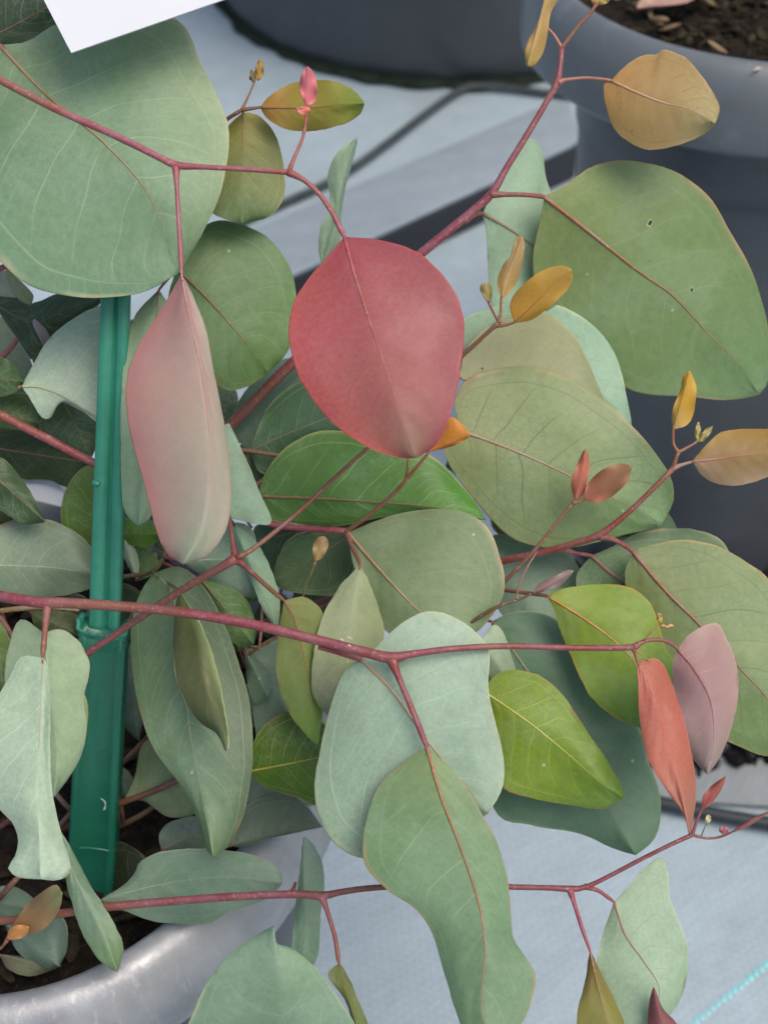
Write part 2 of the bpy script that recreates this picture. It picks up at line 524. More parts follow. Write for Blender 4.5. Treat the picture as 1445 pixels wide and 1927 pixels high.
# ------------------------------------------------------------------ background tub
M_TUB_POTSHADE = plain_material("tub_plastic_and_wall_shade", lin((66, 70, 75)), 0.42, 0.45, 0.10, 9.0, 0.06, 600.0, 0.0004, dust=((0.16, 0.165, 0.17), 0.18))
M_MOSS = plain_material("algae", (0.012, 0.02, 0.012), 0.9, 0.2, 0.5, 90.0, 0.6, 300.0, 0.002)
tub = empty('plant_tub', (0.09, 1.884, 0))
tag(tub, 'large dark grey round tub at the top, only its foot in view', 'pot')
tb = lathe('tub_wall', 0, 0, rounded([(0.0, 0.004), (0.302, 0.004), (0.309, 0.012), (0.318, 0.06), (0.34, 0.30), (0.352, 0.46), (0.368, 0.462), (0.372, 0.50), (0.355, 0.502), (0.345, 0.44), (0.0, 0.43)], 1), M_TUB_POTSHADE, tub, 128)
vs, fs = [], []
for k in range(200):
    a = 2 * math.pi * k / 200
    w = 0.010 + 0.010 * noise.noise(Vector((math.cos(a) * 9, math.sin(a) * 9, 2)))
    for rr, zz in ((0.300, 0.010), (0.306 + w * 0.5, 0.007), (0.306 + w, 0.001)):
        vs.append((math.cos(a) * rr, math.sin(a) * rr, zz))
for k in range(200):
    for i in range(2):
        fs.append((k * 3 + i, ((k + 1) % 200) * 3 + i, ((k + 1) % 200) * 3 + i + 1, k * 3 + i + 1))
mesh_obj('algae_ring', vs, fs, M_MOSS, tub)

# ------------------------------------------------------------------ pot on the right
PX, PY = 0.2265, 0.830
M_GREYPOT = plain_material("grey_plastic", lin((72, 77, 82)), 0.38, 0.5, 0.08, 10.0, 0.05, 700.0, 0.0003, dust=((0.18, 0.19, 0.20), 0.18))
pot = empty('nursery_pot', (PX, PY, 0))
tag(pot, 'tall dark grey nursery pot at right, soil and dead leaf inside', 'pot')
prof = [(0.0, 0.004), (0.086, 0.004), (0.090, 0.012), (0.101, 0.30), (0.103, 0.345), (0.106, 0.350), (0.108, 0.398)]
lathe('pot_wall', 0, 0, rounded(prof, 1), M_GREYPOT, pot, 128)
rim = [(0.1082, 0.399), (0.138, 0.397), (0.1430, 0.400), (0.1445, 0.404), (0.1445, 0.420), (0.1425, 0.432), (0.137, 0.443), (0.1295, 0.4485), (0.1255, 0.446), (0.1235, 0.436), (0.119, 0.405)]
M_RIM_LIT = plain_material("sky_lit_rim", lin((98, 104, 108)), 0.36, 0.5, 0.08, 12.0, 0.05, 700.0, 0.0003, dust=((0.34, 0.36, 0.38), 0.3))  # paler than the wall: sky reflected on the lip, painted into the colour
lathe('pot_rim', 0, 0, rounded(rim, 2), M_RIM_LIT, pot, 128)

M_SOIL = plain_material("soil", lin((34, 29, 24)), 0.95, 0.15, 0.6, 130.0, 0.9, 500.0, 0.003, dust=(lin((86, 76, 50)), 0.55))
M_CHIP = plain_material("bark_chip", lin((46, 41, 29)), 0.9, 0.15, 0.8, 70.0, 0.6, 500.0, 0.001)


def soil_disc(name, cx, cy, r, z, amp, seed, label):
    vs, fs = [], []
    nr, na = 46, 150
    for j in range(nr + 1):
        for k in range(na):
            a = 2 * math.pi * k / na
            rr = r * j / nr
            x, y = math.cos(a) * rr, math.sin(a) * rr
            h = noise.noise(Vector((x * 55, y * 55, seed))) + 0.7 * noise.noise(Vector((x * 130, y * 130, seed + 3))) + 0.35 * noise.noise(Vector((x * 330, y * 330, seed)))
            vs.append((cx + x, cy + y, z + amp * h))
    for j in range(nr):
        for k in range(na):
            fs.append((j * na + k, j * na + (k + 1) % na, (j + 1) * na + (k + 1) % na, (j + 1) * na + k))
    o = mesh_obj(name, vs, fs, M_SOIL)
    return tag(o, label, 'soil', kind='stuff')


def litter(name, cx, cy, r, z, n, seed, label, mat, s0, s1, flat=0.35, box=None):
    rnd = random.Random(seed)
    vs, fs = [], []
    for i in range(n):
        if box: x, y = rnd.uniform(box[0], box[1]), rnd.uniform(box[2], box[3])
        else:
            a, q = rnd.uniform(0, 6.283), r * math.sqrt(rnd.random())
            x, y = cx + math.cos(a) * q, cy + math.sin(a) * q
        L = rnd.uniform(s0, s1); W = L * rnd.uniform(0.18, 0.6); H = W * flat * rnd.uniform(0.5, 1.2)
        yaw, pit = rnd.uniform(0, 6.283), rnd.uniform(-0.5, 0.5)
        dx = Vector((math.cos(yaw) * math.cos(pit), math.sin(yaw) * math.cos(pit), math.sin(pit)))
        dy = Vector((-math.sin(yaw), math.cos(yaw), 0)); dz = dx.cross(dy)
        c = Vector((x, y, z + rnd.uniform(0, 0.004)))
        b = len(vs)
        for t, s in ((-1, .35), (-.4, 1), (.35, .9), (1, .25)):
            j1, j2 = rnd.uniform(.7, 1.2), rnd.uniform(-.3, .3)
            for k in range(5):
                w = k * 1.2566
                vs.append(c + dx * (t * L / 2) + dy * (math.cos(w) * W / 2 * s * j1 + j2 * W * .3) + dz * (math.sin(w) * H * s * j1))
        for t in range(3):
            for k in range(5):
                fs.append((b + t*5 + k, b + t*5 + (k+1) % 5, b + t*5 + 5 + (k+1) % 5, b + t*5 + 5 + k))
        fs.append(tuple(range(b, b + 5))); fs.append(tuple(range(b + 15, b + 20)))
    o = mesh_obj(name, vs, fs, mat, smooth=False)
    return tag(o, label, 'litter', kind='stuff')


soil_disc('potting_soil', PX, PY, 0.1245, 0.437, 0.005, 2.0, 'dark crumbly soil in the tall pot at right')
litter('bark_litter', PX, PY, 0.115, 0.438, 1100, 5, 'brown bark crumbs on the soil of the tall pot', M_CHIP, 0.002, 0.010)
M_TAN = plain_material("dry_scrap", lin((128, 110, 84)), 0.85, 0.2, 0.5, 50.0)
litter('dry_scraps', PX, PY, 0.115, 0.441, 46, 33, 'pale dry scraps scattered on the soil of the tall pot', M_TAN, 0.004, 0.016, 0.2)
M_CLOD = plain_material("black_clod", (0.008, 0.0075, 0.008), 0.9, 0.2, 0.5, 90.0, 0.8, 400.0, 0.002)
litter('spilled_soil', 0, 0, 0, 0.004, 2200, 9, 'black spilled clods at the foot of the tall pot', M_CLOD, 0.004, 0.020, 0.9, box=(0.13, 0.42, 0.586, 0.78))
M_WHITECHIP = plain_material("pale_chip", (0.55, 0.45, 0.42), 0.8, 0.2, 0.2, 60.0)
c = on_plane(1412, 137, 0.443)
litter('pale_flake', c.x, c.y, 0.004, c.z, 3, 4, 'pale flakes at the soil edge of the tall pot', M_WHITECHIP, 0.003, 0.007)

# ------------------------------------------------------------------ the plant's own pot
FX, FY, RZ = -0.157, 0.372, 0.335


def sheen_material():
    m, nt, bsdf, out = new_mat("pale_grey_plastic")
    T = NT(nt)
    pos = T.n('ShaderNodeTexCoord').outputs['Object']
    n1 = T.noise(pos, 24.0, 5.0, 0.6)
    mp = T.n('ShaderNodeMapping'); mp.inputs['Scale'].default_value = (260, 260, 30); mp.inputs['Rotation'].default_value = (0.3, 0.2, 0.9)
    T.l(pos, mp.inputs[0])
    scr = T.noise(mp.outputs[0], 1.0, 4.0, 0.7)
    c = T.mixc(T.ramp(n1, 0.3, 0.7), lin((122, 124, 127)), lin((160, 162, 166)))
    c = T.mixc(T.ramp(scr, 0.55, 0.75, 0.0, 0.45), c, lin((190, 194, 202)))
    vs_ = T.n('ShaderNodeTexVoronoi', feature='F1'); T.l(pos, vs_.inputs['Vector']); vs_.inputs['Scale'].default_value = 85.0
    rs = T.n('ShaderNodeSeparateColor'); T.l(vs_.outputs['Color'], rs.inputs[0])
    f = T.math('MULTIPLY', T.ramp(vs_.outputs['Distance'], 0.06, 0.13, 1.0, 0.0), T.math('GREATER_THAN', rs.outputs[0], 0.84))
    c = T.mixc(T.math('MULTIPLY', f, 0.9), c, (0.75, 0.75, 0.75))
    T.l(c, bsdf.inputs['Base Color'])
    bsdf.inputs['Metallic'].default_value = 0.25
    T.put(bsdf.inputs['Roughness'], T.ramp(scr, 0.3, 0.7, 0.34, 0.56))
    bsdf.inputs['Specular IOR Level'].default_value = 0.8
    bmp = T.n('ShaderNodeBump'); bmp.inputs['Strength'].default_value = 0.25; bmp.inputs['Distance'].default_value = 0.001
    T.l(T.math('ADD', scr, n1), bmp.inputs['Height']); T.l(bmp.outputs[0], bsdf.inputs['Normal'])
    return m


M_SHEEN = sheen_material()
fpot = empty('grower_pot', (FX, FY, 0))
tag(fpot, 'pale shiny grey pot with thick rolled rim holding the eucalyptus', 'pot')
lathe('pot_wall', 0, 0, rounded([(0.0, 0.004), (0.108, 0.004), (0.112, 0.012), (0.122, 0.22), (0.126, 0.288)], 1), M_TUB_POTSHADE, fpot, 120, 0.002)  # shade below the rim is painted in: wall gets the tub's dark plastic
lathe('pot_rim', 0, 0, rounded([(0.1255, 0.288), (0.133, 0.284), (0.1405, 0.290), (0.144, 0.306), (0.143, 0.322), (0.137, 0.333), (0.130, 0.336), (0.1235, 0.331), (0.1205, 0.318), (0.117, 0.270)], 2), M_SHEEN, fpot, 120, 0.006)
soil_disc('potting_soil', FX, FY, 0.121, 0.309, 0.005, 8.0, 'dark soil around the stake in the pale pot')
litter('bark_litter', FX, FY, 0.112, 0.310, 420, 15, 'brown bark crumbs on the soil in the pale pot', M_CHIP, 0.003, 0.016)

# ------------------------------------------------------------------ green stake
M_STAKE = plain_material("green_plastic", lin((48, 130, 106)), 0.36, 0.5, 0.12, 60.0, 0.1, 500.0, 0.0004, dust=(lin((96, 170, 150)), 0.25))
M_SLEEVE = plain_material("dark_green_plastic", lin((34, 106, 84)), 0.26, 0.5, 0.10, 40.0, 0.06, 500.0, 0.0004, dust=(lin((70, 140, 115)), 0.15))
S_TOP, S_MID, S_BOT = at(220, 500, 0.474), at(198, 1172, 0.492), at(171, 1720, 0.552)
stake = empty('plant_stake', S_BOT)
tag(stake, 'green plastic support stake with wider dark green sleeve in the pot', 'stake')


def extrude(name, sect, path, mat, parent, closed=True, jitter=None):
    """sect: (x,y) in metres, x to the right and y towards the camera; path: list of (Vector, scale)"""
    vs, fs = [], []
    n = len(sect)
    ax = (path[-1][0] - path[0][0]).normalized()
    sx = (RT - ax * RT.dot(ax)).normalized(); sy = (-FWD - ax * (-FWD).dot(ax)).normalized()
    for i, (p, s) in enumerate(path):
        for k, (x, y) in enumerate(sect):
            q = p + sx * (x * s) + sy * (y * s)
            if jitter: q = q + jitter(i, k, sx, sy, ax)
            vs.append(q - parent.location)
    for i in range(len(path) - 1):
        for k in range(n if closed else n - 1):
            fs.append((i * n + k, i * n + (k + 1) % n, (i + 1) * n + (k + 1) % n, (i + 1) * n + k))
    fs.append(tuple(range(n))[::-1]); fs.append(tuple(range((len(path) - 1) * n, len(path) * n)))
    return mesh_obj(name, vs, fs, mat, parent)


mm = 0.001
# two ribs with a groove between them, as the front of a cross-shaped profile
sect = [(x * mm, y * mm) for x, y in ((-4.9, -2.4), (-5.0, 0.6), (-4.75, 1.9), (-4.2, 2.5), (-2.4, 2.7), (-0.9, 2.3), (0.1, 1.2), (0.45, 0.35),
                                        (0.8, 0.4), (1.05, 1.5), (1.5, 2.3), (3.2, 2.5), (4.3, 2.4), (4.8, 1.9), (5.0, 0.6), (4.9, -2.4), (0, -3.4))]
path = [(S_TOP.lerp(S_MID, t / 10), 0.95 + 0.13 * t / 10) for t in range(11)]
path.append((S_MID + (S_MID - S_TOP).normalized() * 0.003, 1.08))
extrude('stake_rod', sect, path, M_STAKE, stake)
sl = []
for (cx_, cy_, a0) in ((6.4, 3.2, 0), (-6.4, 3.2, 90), (-6.4, -3.2, 180), (6.4, -3.2, 270)):
    for k in range(5):
        a = R(a0 + 22.5 * k)
        sl.append(((cx_ + math.cos(a) * 1.3) * mm, (cy_ + math.sin(a) * 1.3) * mm))
ins = [(5.1 * mm, 4.5 * mm), (4.8 * mm, 3.9 * mm), (-4.8 * mm, 3.9 * mm), (-5.1 * mm, 4.5 * mm)]
sl = sl[:5] + ins + sl[5:]
c0 = S_MID + (S_BOT - S_MID).normalized() * 0.001
sleeve = extrude('sleeve', sl, [(c0.lerp(S_BOT, t / 14), 1.03 + 0.12 * t / 14) for t in range(15)], M_SLEEVE, stake)
# ragged moulding lip at the mouth of the sleeve
rl = random.Random(3)
vs, fs = [], []
ax = (S_BOT - S_MID).normalized(); sx = (RT - ax * RT.dot(ax)).normalized(); sy = (-FWD - ax * (-FWD).dot(ax)).normalized()
nl = 60
for k in range(nl):
    a = 2 * math.pi * k / nl
    ex, ey = math.cos(a), math.sin(a)
    s = 1.0 / max(abs(ex) / 8.1, abs(ey) / 4.7)
    f = 1 + 0.10 * noise.noise(Vector((ex * 3, ey * 3, 1)))
    hh = 0.0016 + 0.0040 * max(0, abs(ex) - 0.72) / 0.28 + 0.0012 * noise.noise(Vector((ex * 5, ey * 5, 7)))
    base = S_MID + ax * 0.0035
    for (sc, up) in ((1.0, 0.0), (1.04 * f, -hh * 0.6), (1.10 * f, -hh), (0.93 * f, -hh * 0.9), (0.9, 0.001)):
        vs.append(base + sx * (ex * s * sc * mm) + sy * (ey * s * sc * mm) + ax * up - stake.location)
for k in range(nl):
    for i in range(4):
        fs.append((k * 5 + i, ((k + 1) % nl) * 5 + i, ((k + 1) % nl) * 5 + i + 1, k * 5 + i + 1))
mesh_obj('sleeve_lip', vs, fs, M_STAKE, stake)
# small seam step low on the sleeve, drip of dried glue, little nib on the rod
p = at(184, 1580, 0.529)
tube('seam', [(p + sx * x * mm + sy * (5.0 - abs(x) * 0.03) * mm + ax * (abs(x) ** 2 * 0.02) * mm, 0.0005) for x in (-5.5, -3, 0, 3, 5.5)], M_SLEEVE, stake, 6).location = -stake.location
M_GLUE = plain_material("dried_glue", lin((150, 175, 160)), 0.6, 0.3, 0.3, 300.0)
p = at(197, 1512, 0.515)
tube('glue_drip', [(p + sx * x * mm + sy * 1.0 * mm + ax * y * mm, r * mm) for x, y, r in ((-1.2, -3, .1), (0.2, -1.8, .3), (0.6, 0, .25), (0.3, 1.6, .45), (-0.2, 2.4, .15))], M_GLUE, stake, 6).location = -stake.location
p = at(182, 908, 0.4755)
tube('nib', [(p - sx * .9 * mm, .0010), (p + sx * 0.4 * mm + sy * .8 * mm, .0012), (p + sx * 1.4 * mm + sy * .9 * mm - ax * .5 * mm, .0006)], M_STAKE, stake, 7).location = -stake.location


# ------------------------------------------------------------------ white cards
M_CARD = plain_material("white_card", lin((204, 207, 212)), 0.55, 0.3, 0.02, 30.0, 0.03)


def card(name, pts, thick, label):
    c = sum(pts, Vector()) / len(pts)
    nrm = (pts[1] - pts[0]).cross(pts[2] - pts[0]).normalized()
    n = len(pts)
    vs = [p - c - nrm * thick / 2 for p in pts] + [p - c + nrm * thick / 2 for p in pts]
    fs = [tuple(range(n))[::-1], tuple(range(n, 2 * n))] + [(i, (i + 1) % n, n + (i + 1) % n, n + i) for i in range(n)]
    o = mesh_obj(name, vs, fs, M_CARD, smooth=False)
    o.location = c
    return tag(o, label, 'card', 'white cards among the leaves')


card('label_card', [at(135, 100, .440), at(-10, -180, .447), at(520, -380, .452), at(662, -84, .445)], 0.0006, 'blank white card corner hanging at the top left')
card('label_card', [at(36, 934, .528), at(40, 880, .545), at(98, 888, .545), at(121, 928, .535), at(116, 953, .526)], 0.0006, 'small white tag glimpsed between leaves left of the stake')

# ------------------------------------------------------------------ the eucalyptus
PLANT0 = Vector((FX + 0.02, FY - 0.01, 0.31))
plant = empty('eucalyptus_plant', PLANT0)
tag(plant, 'young eucalyptus with round blue-green, lime and reddish leaves on red stems', 'plant')
LG = 0.98                       # leaf colours are given as they show; reflectance is a little lower
VS = [-1.0, -0.982, -0.94, -0.86, -0.76, -0.64, -0.51, -0.38, -0.26, -0.15, -0.06, 0.0]
VS = VS + [-v for v in reversed(VS[:-1])]
N_LEAF = [0]


def leaf(base, A, tip, B, mid=None, d=(.47, .47), c=((110, 145, 110), (110, 145, 110)), e=(.006, .006), side=None, margin=(176, 168, 140), vein=(175, 190, 150), va=0.5,
         rib=(150, 110, 80), rr=3.0, pet=None, bend=0.0, label=None, wave=0.0012, nu=40, expo=1.35, holes=None, name='leaf', petc=(150, 80, 78)):
    N_LEAF[0] += 1
    rnd = random.Random(N_LEAF[0] * 13)
    a = spline([base] + A + [tip], nu + 1)
    b = spline([base] + B + [tip], nu + 1)
    m = spline([base] + (mid or [((base[0] + tip[0]) / 2, (base[1] + tip[1]) / 2)]) + [tip], nu + 1)
    size = math.hypot(tip[0] - base[0], tip[1] - base[1])
    jit = min(1.6, size * 0.006)
    sd0 = N_LEAF[0] * 3.7
    for side_pts, off in ((a, 0.0), (b, 50.0)):
        for i in range(1, nu):
            k = jit * (noise.noise(Vector((i * 0.55, off, sd0))) + 0.6 * noise.noise(Vector((i * 0.21, off + 9, sd0))))
            g = (side_pts[i][0] - m[i][0], side_pts[i][1] - m[i][1])
            gl = math.hypot(*g) + 1e-6
            side_pts[i] = (side_pts[i][0] + g[0] / gl * k, side_pts[i][1] + g[1] / gl * k)
    und = min(0.0011, size * 2.8e-6)
    ph1, ph2, fq = rnd.uniform(0, 6.3), rnd.uniform(0, 6.3), rnd.uniform(1.2, 2.2)

    def depth(u, v):
        ed = (e[0] if v < 0 else e[1]) * 0.5
        w = abs(v)
        return (d[0] + (d[1] - d[0]) * u + bend * 4 * u * (1 - u) + ed * (w ** expo) * min(1.0, 3.2 * u + 0.15)
                + und * noise.noise(Vector((u * 3.4, v * 1.7, sd0))) * min(1, 5 * u) + und * 0.22 * math.cos(6.283 * (7.5 * (u - 0.25 * w)) + ph1) * min(1, 4 * w) * (1 - w)
                + wave * math.sin(fq * 6.283 * u + (ph1 if v < 0 else ph2)) * w * w * min(1, 6 * u) * min(1, 6 * (1 - u)))

    def pix(i, v):
        s = a[i] if v < 0 else b[i]
        w = abs(v)
        return (m[i][0] + (s[0] - m[i][0]) * w, m[i][1] + (s[1] - m[i][1]) * w)

    def pig(x):
        r_, g_, b_ = lin(x, LG)
        return (r_ * 1.06, g_ * 1.0, b_ * 0.90)
    cl = [pig(x) for x in c]
    sd = [pig(x) for x in side] if side else None
    mg = pig(margin) if margin else None

    def colour(u, v):
        t = u * (len(cl) - 1)
        i = min(int(t), len(cl) - 2)
        k = t - i
        k = k * k * (3 - 2 * k)
        x = mix(cl[i], cl[i + 1], k)
        if sd:
            s = sd[0] if v < 0 else sd[1]
            x = mix(x, s, min(1.0, abs(v) ** 1.8))
        if mg and abs(v) > 0.99:
            x = mix(x, tuple(min(1, q * 1.2) for q in mg), max(0.15, min(1.0, 0.62 + 0.9 * noise.noise(Vector((u * 7, v * 3, sd0))))))
        elif mg and abs(v) > 0.975:
            x = mix(x, mg, max(0.0, min(0.6, 0.25 + 0.8 * noise.noise(Vector((u * 7, v * 3, sd0))))))
        return x

    vs, uvs, cs, fs = [], [], [], []

    def add(i, v):
        u = i / nu
        q = pix(i, v)
        vs.append(at(q[0], q[1], depth(u, v)) - PLANT0)
        uvs.append((u, v * 0.5 + 0.5)); cs.append(colour(u, v))
        return len(vs) - 1

    nv = len(VS)
    rows = [[add(0, 0.0)] * nv]
    for i in range(1, nu):
        rows.append([add(i, v) for v in VS])
    rows.append([add(nu, 0.0)] * nv)
    for i in range(nu):
        for j in range(nv - 1):
            f = [rows[i][j], rows[i][j + 1], rows[i + 1][j + 1], rows[i + 1][j]]
            g = []
            for x in f:
                if x not in g: g.append(x)
            if len(g) >= 3: fs.append(tuple(g))
    for hx, hy in (holes or []):        # insect holes: one small facet gone, its rim dried pale
        best = min(range(len(fs)), key=lambda q: sum((pix(int(round(uvs[k][0] * nu)), uvs[k][1] * 2 - 1)[0] - hx) ** 2 + (pix(int(round(uvs[k][0] * nu)), uvs[k][1] * 2 - 1)[1] - hy) ** 2 for k in fs[q]))
        f = fs.pop(best)
        cen = sum((vs[k] for k in f), Vector()) / len(f)
        rings = []
        for sc, colr in ((0.62, None), (0.40, lin((206, 200, 150)))):
            ring = []
            for q, k in enumerate(f):
                vs.append(cen + (vs[k] - cen) * (sc * (0.8 + 0.4 * rnd.random())))
                uvs.append(uvs[k]); cs.append(colr or cs[k]); ring.append(len(vs) - 1)
            rings.append(ring)
        n4 = len(f)
        for r0, r1 in ((list(f), rings[0]), (rings[0], rings[1])):
            for q in range(n4): fs.append((r0[q], r0[(q + 1) % n4], r1[(q + 1) % n4], r1[q]))
    o = mesh_obj(name, vs, fs, M_LEAF, plant)
    me = o.data
    ca = me.color_attributes.new("Col", 'FLOAT_COLOR', 'POINT')
    flat = []
    for x in cs: flat += [x[0], x[1], x[2], 1.0]
    ca.data.foreach_set('color', flat)
    ul = me.uv_layers.new(name="luv")
    li = [0] * len(me.loops)
    me.loops.foreach_get('vertex_index', li)
    fu = []
    for x in li: fu += [uvs[x][0], uvs[x][1]]
    ul.data.foreach_set('uv', fu)
    so = o.modifiers.new('thickness', 'SOLIDIFY'); so.thickness = 0.00042; so.offset = 0.0
    o.color = lin(vein, LG) + (min(1.0, va * 1.95),)
    if label: o['label'] = label
    # raised midrib
    if rr > 0:
        pts = []
        for i in range(0, nu - 1, 3):
            u = i / nu
            dd = depth(u, 0.0)
            r = max(0.6, rr * (1 - u * 0.95)) * dd / FPX
            pts.append((at(m[i][0], m[i][1], dd - r * 0.35 - 0.0001) - PLANT0, r))
        rb = tube('midrib', pts, M_STEM, o, 7, n=26, color=lin(rib, LG))
    if pet:
        pp = [(at(x, y, z) - PLANT0, r * z / FPX * (1.12 if k == 0 else 0.9)) for k, (x, y, z, r) in enumerate(pet)]
        z0 = d[0]
        end = at(m[1][0], m[1][1], depth(1 / nu, 0) - 0.0003) - PLANT0
        pp.append((at(base[0], base[1], z0) - PLANT0, max(rr, 2.2) * 1.1 * z0 / FPX))
        pp.append((end, max(rr, 2.0) * 0.9 * z0 / FPX))
        if len(pp[0:]) >= 2:
            tube('petiole', pp, M_STEM, o, 9, color=lin(petc, LG * 0.75), rough=0.10, seed=N_LEAF[0])
    return o


def stem(pts, col=(160, 82, 88), name='stem', seg=14, rough=0.07, label=None):
    o = tube(name, [(at(x, y, z) - PLANT0, 0.81 * r * z / FPX) for x, y, z, r in pts], M_STEM, plant, seg, n=6 * len(pts) + 4, color=lin(col, LG * 0.72), rough=rough, seed=pts[0][0] * 0.01)
    if label: o['label'] = label
    return o


RED, PINK, BROWN, TAN = (148, 78, 80), (170, 98, 100), (146, 92, 76), (150, 132, 100)
# trunk and main shoots
stem([(40, 1560, .585, 17), (10, 1430, .570, 16), (-60, 1280, .545, 15), (-110, 1100, .525, 14), (-135, 850, .51, 13), (-140, 500, .49, 12), (-150, 60, .47, 11)], (130, 92, 76), 'trunk')
stem([(-150, 70, .47, 10), (-60, 118, .448, 9.5), (0, 150, .442, 9.2), (110, 207, .437, 9), (215, 254, .434, 8.6), (300, 296, .432, 8.4), (332, 311, .432, 9.2), (380, 314, .431, 6.2), (470, 319, .430, 6.0), (525, 323, .429, 6.2), (543, 324, .429, 7)], PINK)
stem([(-135, 720, .503, 12), (-60, 745, .498, 10.5), (0, 780, .496, 10.5), (90, 826, .496, 10.5), (180, 873, .497, 10), (300, 925, .497, 9.5), (435, 963, .495, 8.5), (520, 988, .494, 8), (600, 996, .493, 7.5), (652, 1000, .492, 8.2)], (158, 82, 80))
stem([(-20, 1340, .558, 11), (60, 1300, .51, 9.5), (130, 1252, .475, 8.5), (172, 1225, .468, 8.2), (260, 1165, .462, 8.6), (340, 1112, .458, 9), (415, 1068, .455, 10), (445, 1050, .454, 13)], (140, 80, 78))
stem([(-120, 1105, .525, 15), (-60, 1112, .470, 14), (0, 1122, .456, 13.5), (60, 1132, .453, 13), (92, 1135, .452, 14.5), (130, 1135, .452, 12.5), (300, 1147, .450, 12), (450, 1170, .448, 12), (600, 1205, .445, 12), (690, 1228, .443, 12), (735, 1238, .442, 14), (775, 1231, .442, 8.5), (850, 1221, .442, 7.5), (950, 1216, .443, 7.2), (1080, 1219, .445, 7), (1170, 1219, .446, 7), (1192, 1218, .446, 8)], (150, 78, 84))
stem([(-100, 1600, .56, 12), (-60, 1720, .50, 11), (0, 1733, .490, 10), (110, 1720, .484, 10), (200, 1707, .481, 10), (400, 1690, .476, 9.5), (550, 1683, .472, 9), (605, 1686, .471, 10), (640, 1679, .470, 7.5), (700, 1671, .469, 7), (830, 1664, .468, 6.5), (960, 1669, .467, 6.5), (1040, 1671, .466, 6.5), (1072, 1673, .466, 8), (1110, 1666, .466, 5.5), (1200, 1620, .466, 5), (1260, 1590, .466, 5), (1302, 1571, .466, 5.5)], (142, 76, 80))
stem([(40, 1480, .575, 14), (140, 1230, .56, 13), (260, 980, .54, 13), (350, 880, .525, 13), (430, 803, .515, 13), (545, 688, .509, 12.5), (680, 575, .504, 11.5), (795, 475, .500, 11), (850, 430, .498, 10.5), (900, 388, .497, 10), (926, 363, .496, 10), (955, 312, .495, 7.5), (990, 256, .494, 7.2), (1030, 188, .493, 7), (1048, 155, .492, 8.5), (1054, 120, .492, 5.8), (1056, 90, .492, 6.5)], (152, 84, 92))
stem([(60, 1450, .575, 11), (300, 1270, .565, 10), (560, 1150, .55, 9.5), (760, 1095, .527, 9), (945, 1056, .503, 9), (1030, 1037, .497, 8.5), (1095, 1018, .492, 8), (1126, 1008, .490, 8.5), (1180, 966, .488, 6.2), (1230, 918, .486, 6), (1266, 881, .485, 6.5)], (146, 84, 74))
# twigs
stem([(445, 1050, .454, 7.5), (480, 1030, .455, 5.5), (560, 965, .458, 5.2), (640, 890, .462, 4.6), (690, 845, .465, 4), (740, 800, .467, 3)], (150, 96, 78), 'twig', 10)
stem([(652, 1000, .492, 5.5), (700, 965, .486, 5), (745, 925, .480, 4.6), (768, 898, .477, 4.2), (800, 860, .474, 3.4), (806, 850, .473, 3)], (152, 106, 72), 'twig', 10)
stem([(764, 902, .478, 3.6), (766, 885, .477, 3.2), (768, 864, .476, 2.2)], (152, 106, 72), 'twig', 8)
stem([(700, 566, .503, 6), (780, 740, .498, 6), (865, 673, .486, 5.5), (915, 628, .482, 5), (938, 607, .480, 5.5)], (130, 92, 62), 'twig', 10)
stem([(543, 324, .429, 6), (556, 292, .430, 4.2), (570, 258, .431, 3.8), (576, 225, .432, 3.2), (577, 208, .432, 3)], (168, 92, 84), 'twig', 10)
stem([(380, 262, .482, 5), (425, 226, .474, 4.8), (455, 207, .470, 4.8)], (130, 96, 66), 'twig', 10)
stem([(455, 207, .470, 4), (466, 185, .470, 2.6), (479, 155, .470, 2.4)], (148, 100, 76), 'twig', 8)
stem([(1056, 90, .492, 5), (1085, 52, .491, 4.3), (1115, 18, .490, 4), (1130, -12, .490, 3.4)], (150, 92, 76), 'twig', 10)
stem([(1266, 881, .485, 5.5), (1272, 860, .484, 4.8), (1276, 851, .484, 4.6)], (140, 88, 68), 'twig', 10)
stem([(1276, 851, .484, 4.2), (1300, 838, .484, 3), (1312, 830, .484, 2.6)], (170, 122, 100), 'twig', 8)
stem([(880, 1210, .52, 4), (930, 1120, .497, 4.6), (950, 1095, .492, 4.6), (1010, 1030, .488, 4.4), (1050, 980, .486, 4), (1077, 948, .485, 3.6)], (140, 94, 76), 'twig', 10)
stem([(885, 1172, .480, 4), (920, 1150, .478, 4.5), (950, 1136, .477, 3.6), (975, 1129, .477, 3.4), (1000, 1117, .476, 2.4)], (116, 88, 62), 'twig', 10)
stem([(972, 1128, .477, 2.6), (975, 1105, .476, 2.4), (990, 1070, .476, 2.6), (1010, 1038, .476, 1.6)], (170, 118, 108), 'twig', 8)
stem([(1302, 1571, .466, 4.5), (1312, 1540, .465, 3.6), (1322, 1518, .464, 3)], (150, 82, 82), 'twig', 8)
stem([(1302, 1571, .466, 4), (1325, 1577, .465, 3.2), (1350, 1576, .465, 3), (1376, 1566, .464, 2.8)], (150, 82, 86), 'twig', 8)
stem([(1319, 1573, .465, 1.8), (1325, 1558, .464, 1.5), (1330, 1548, .464, 1.4)], (120, 130, 90), 'twig', 8)
stem([(566, 1150, .49, 2.2), (574, 1105, .482, 2.4), (585, 1080, .478, 2.6), (594, 1056, .476, 3.2)], (150, 130, 70), 'twig', 8)
stem([(1212, 1204, .445, 2.6), (1228, 1186, .444, 2), (1240, 1174, .444, 1.6)], (170, 130, 70), 'twig', 8)
stem([(1196, 1224, .446, 1.6), (1208, 1234, .446, 1.3), (1222, 1246, .447, 1.0)], (180, 140, 80), 'twig', 8)
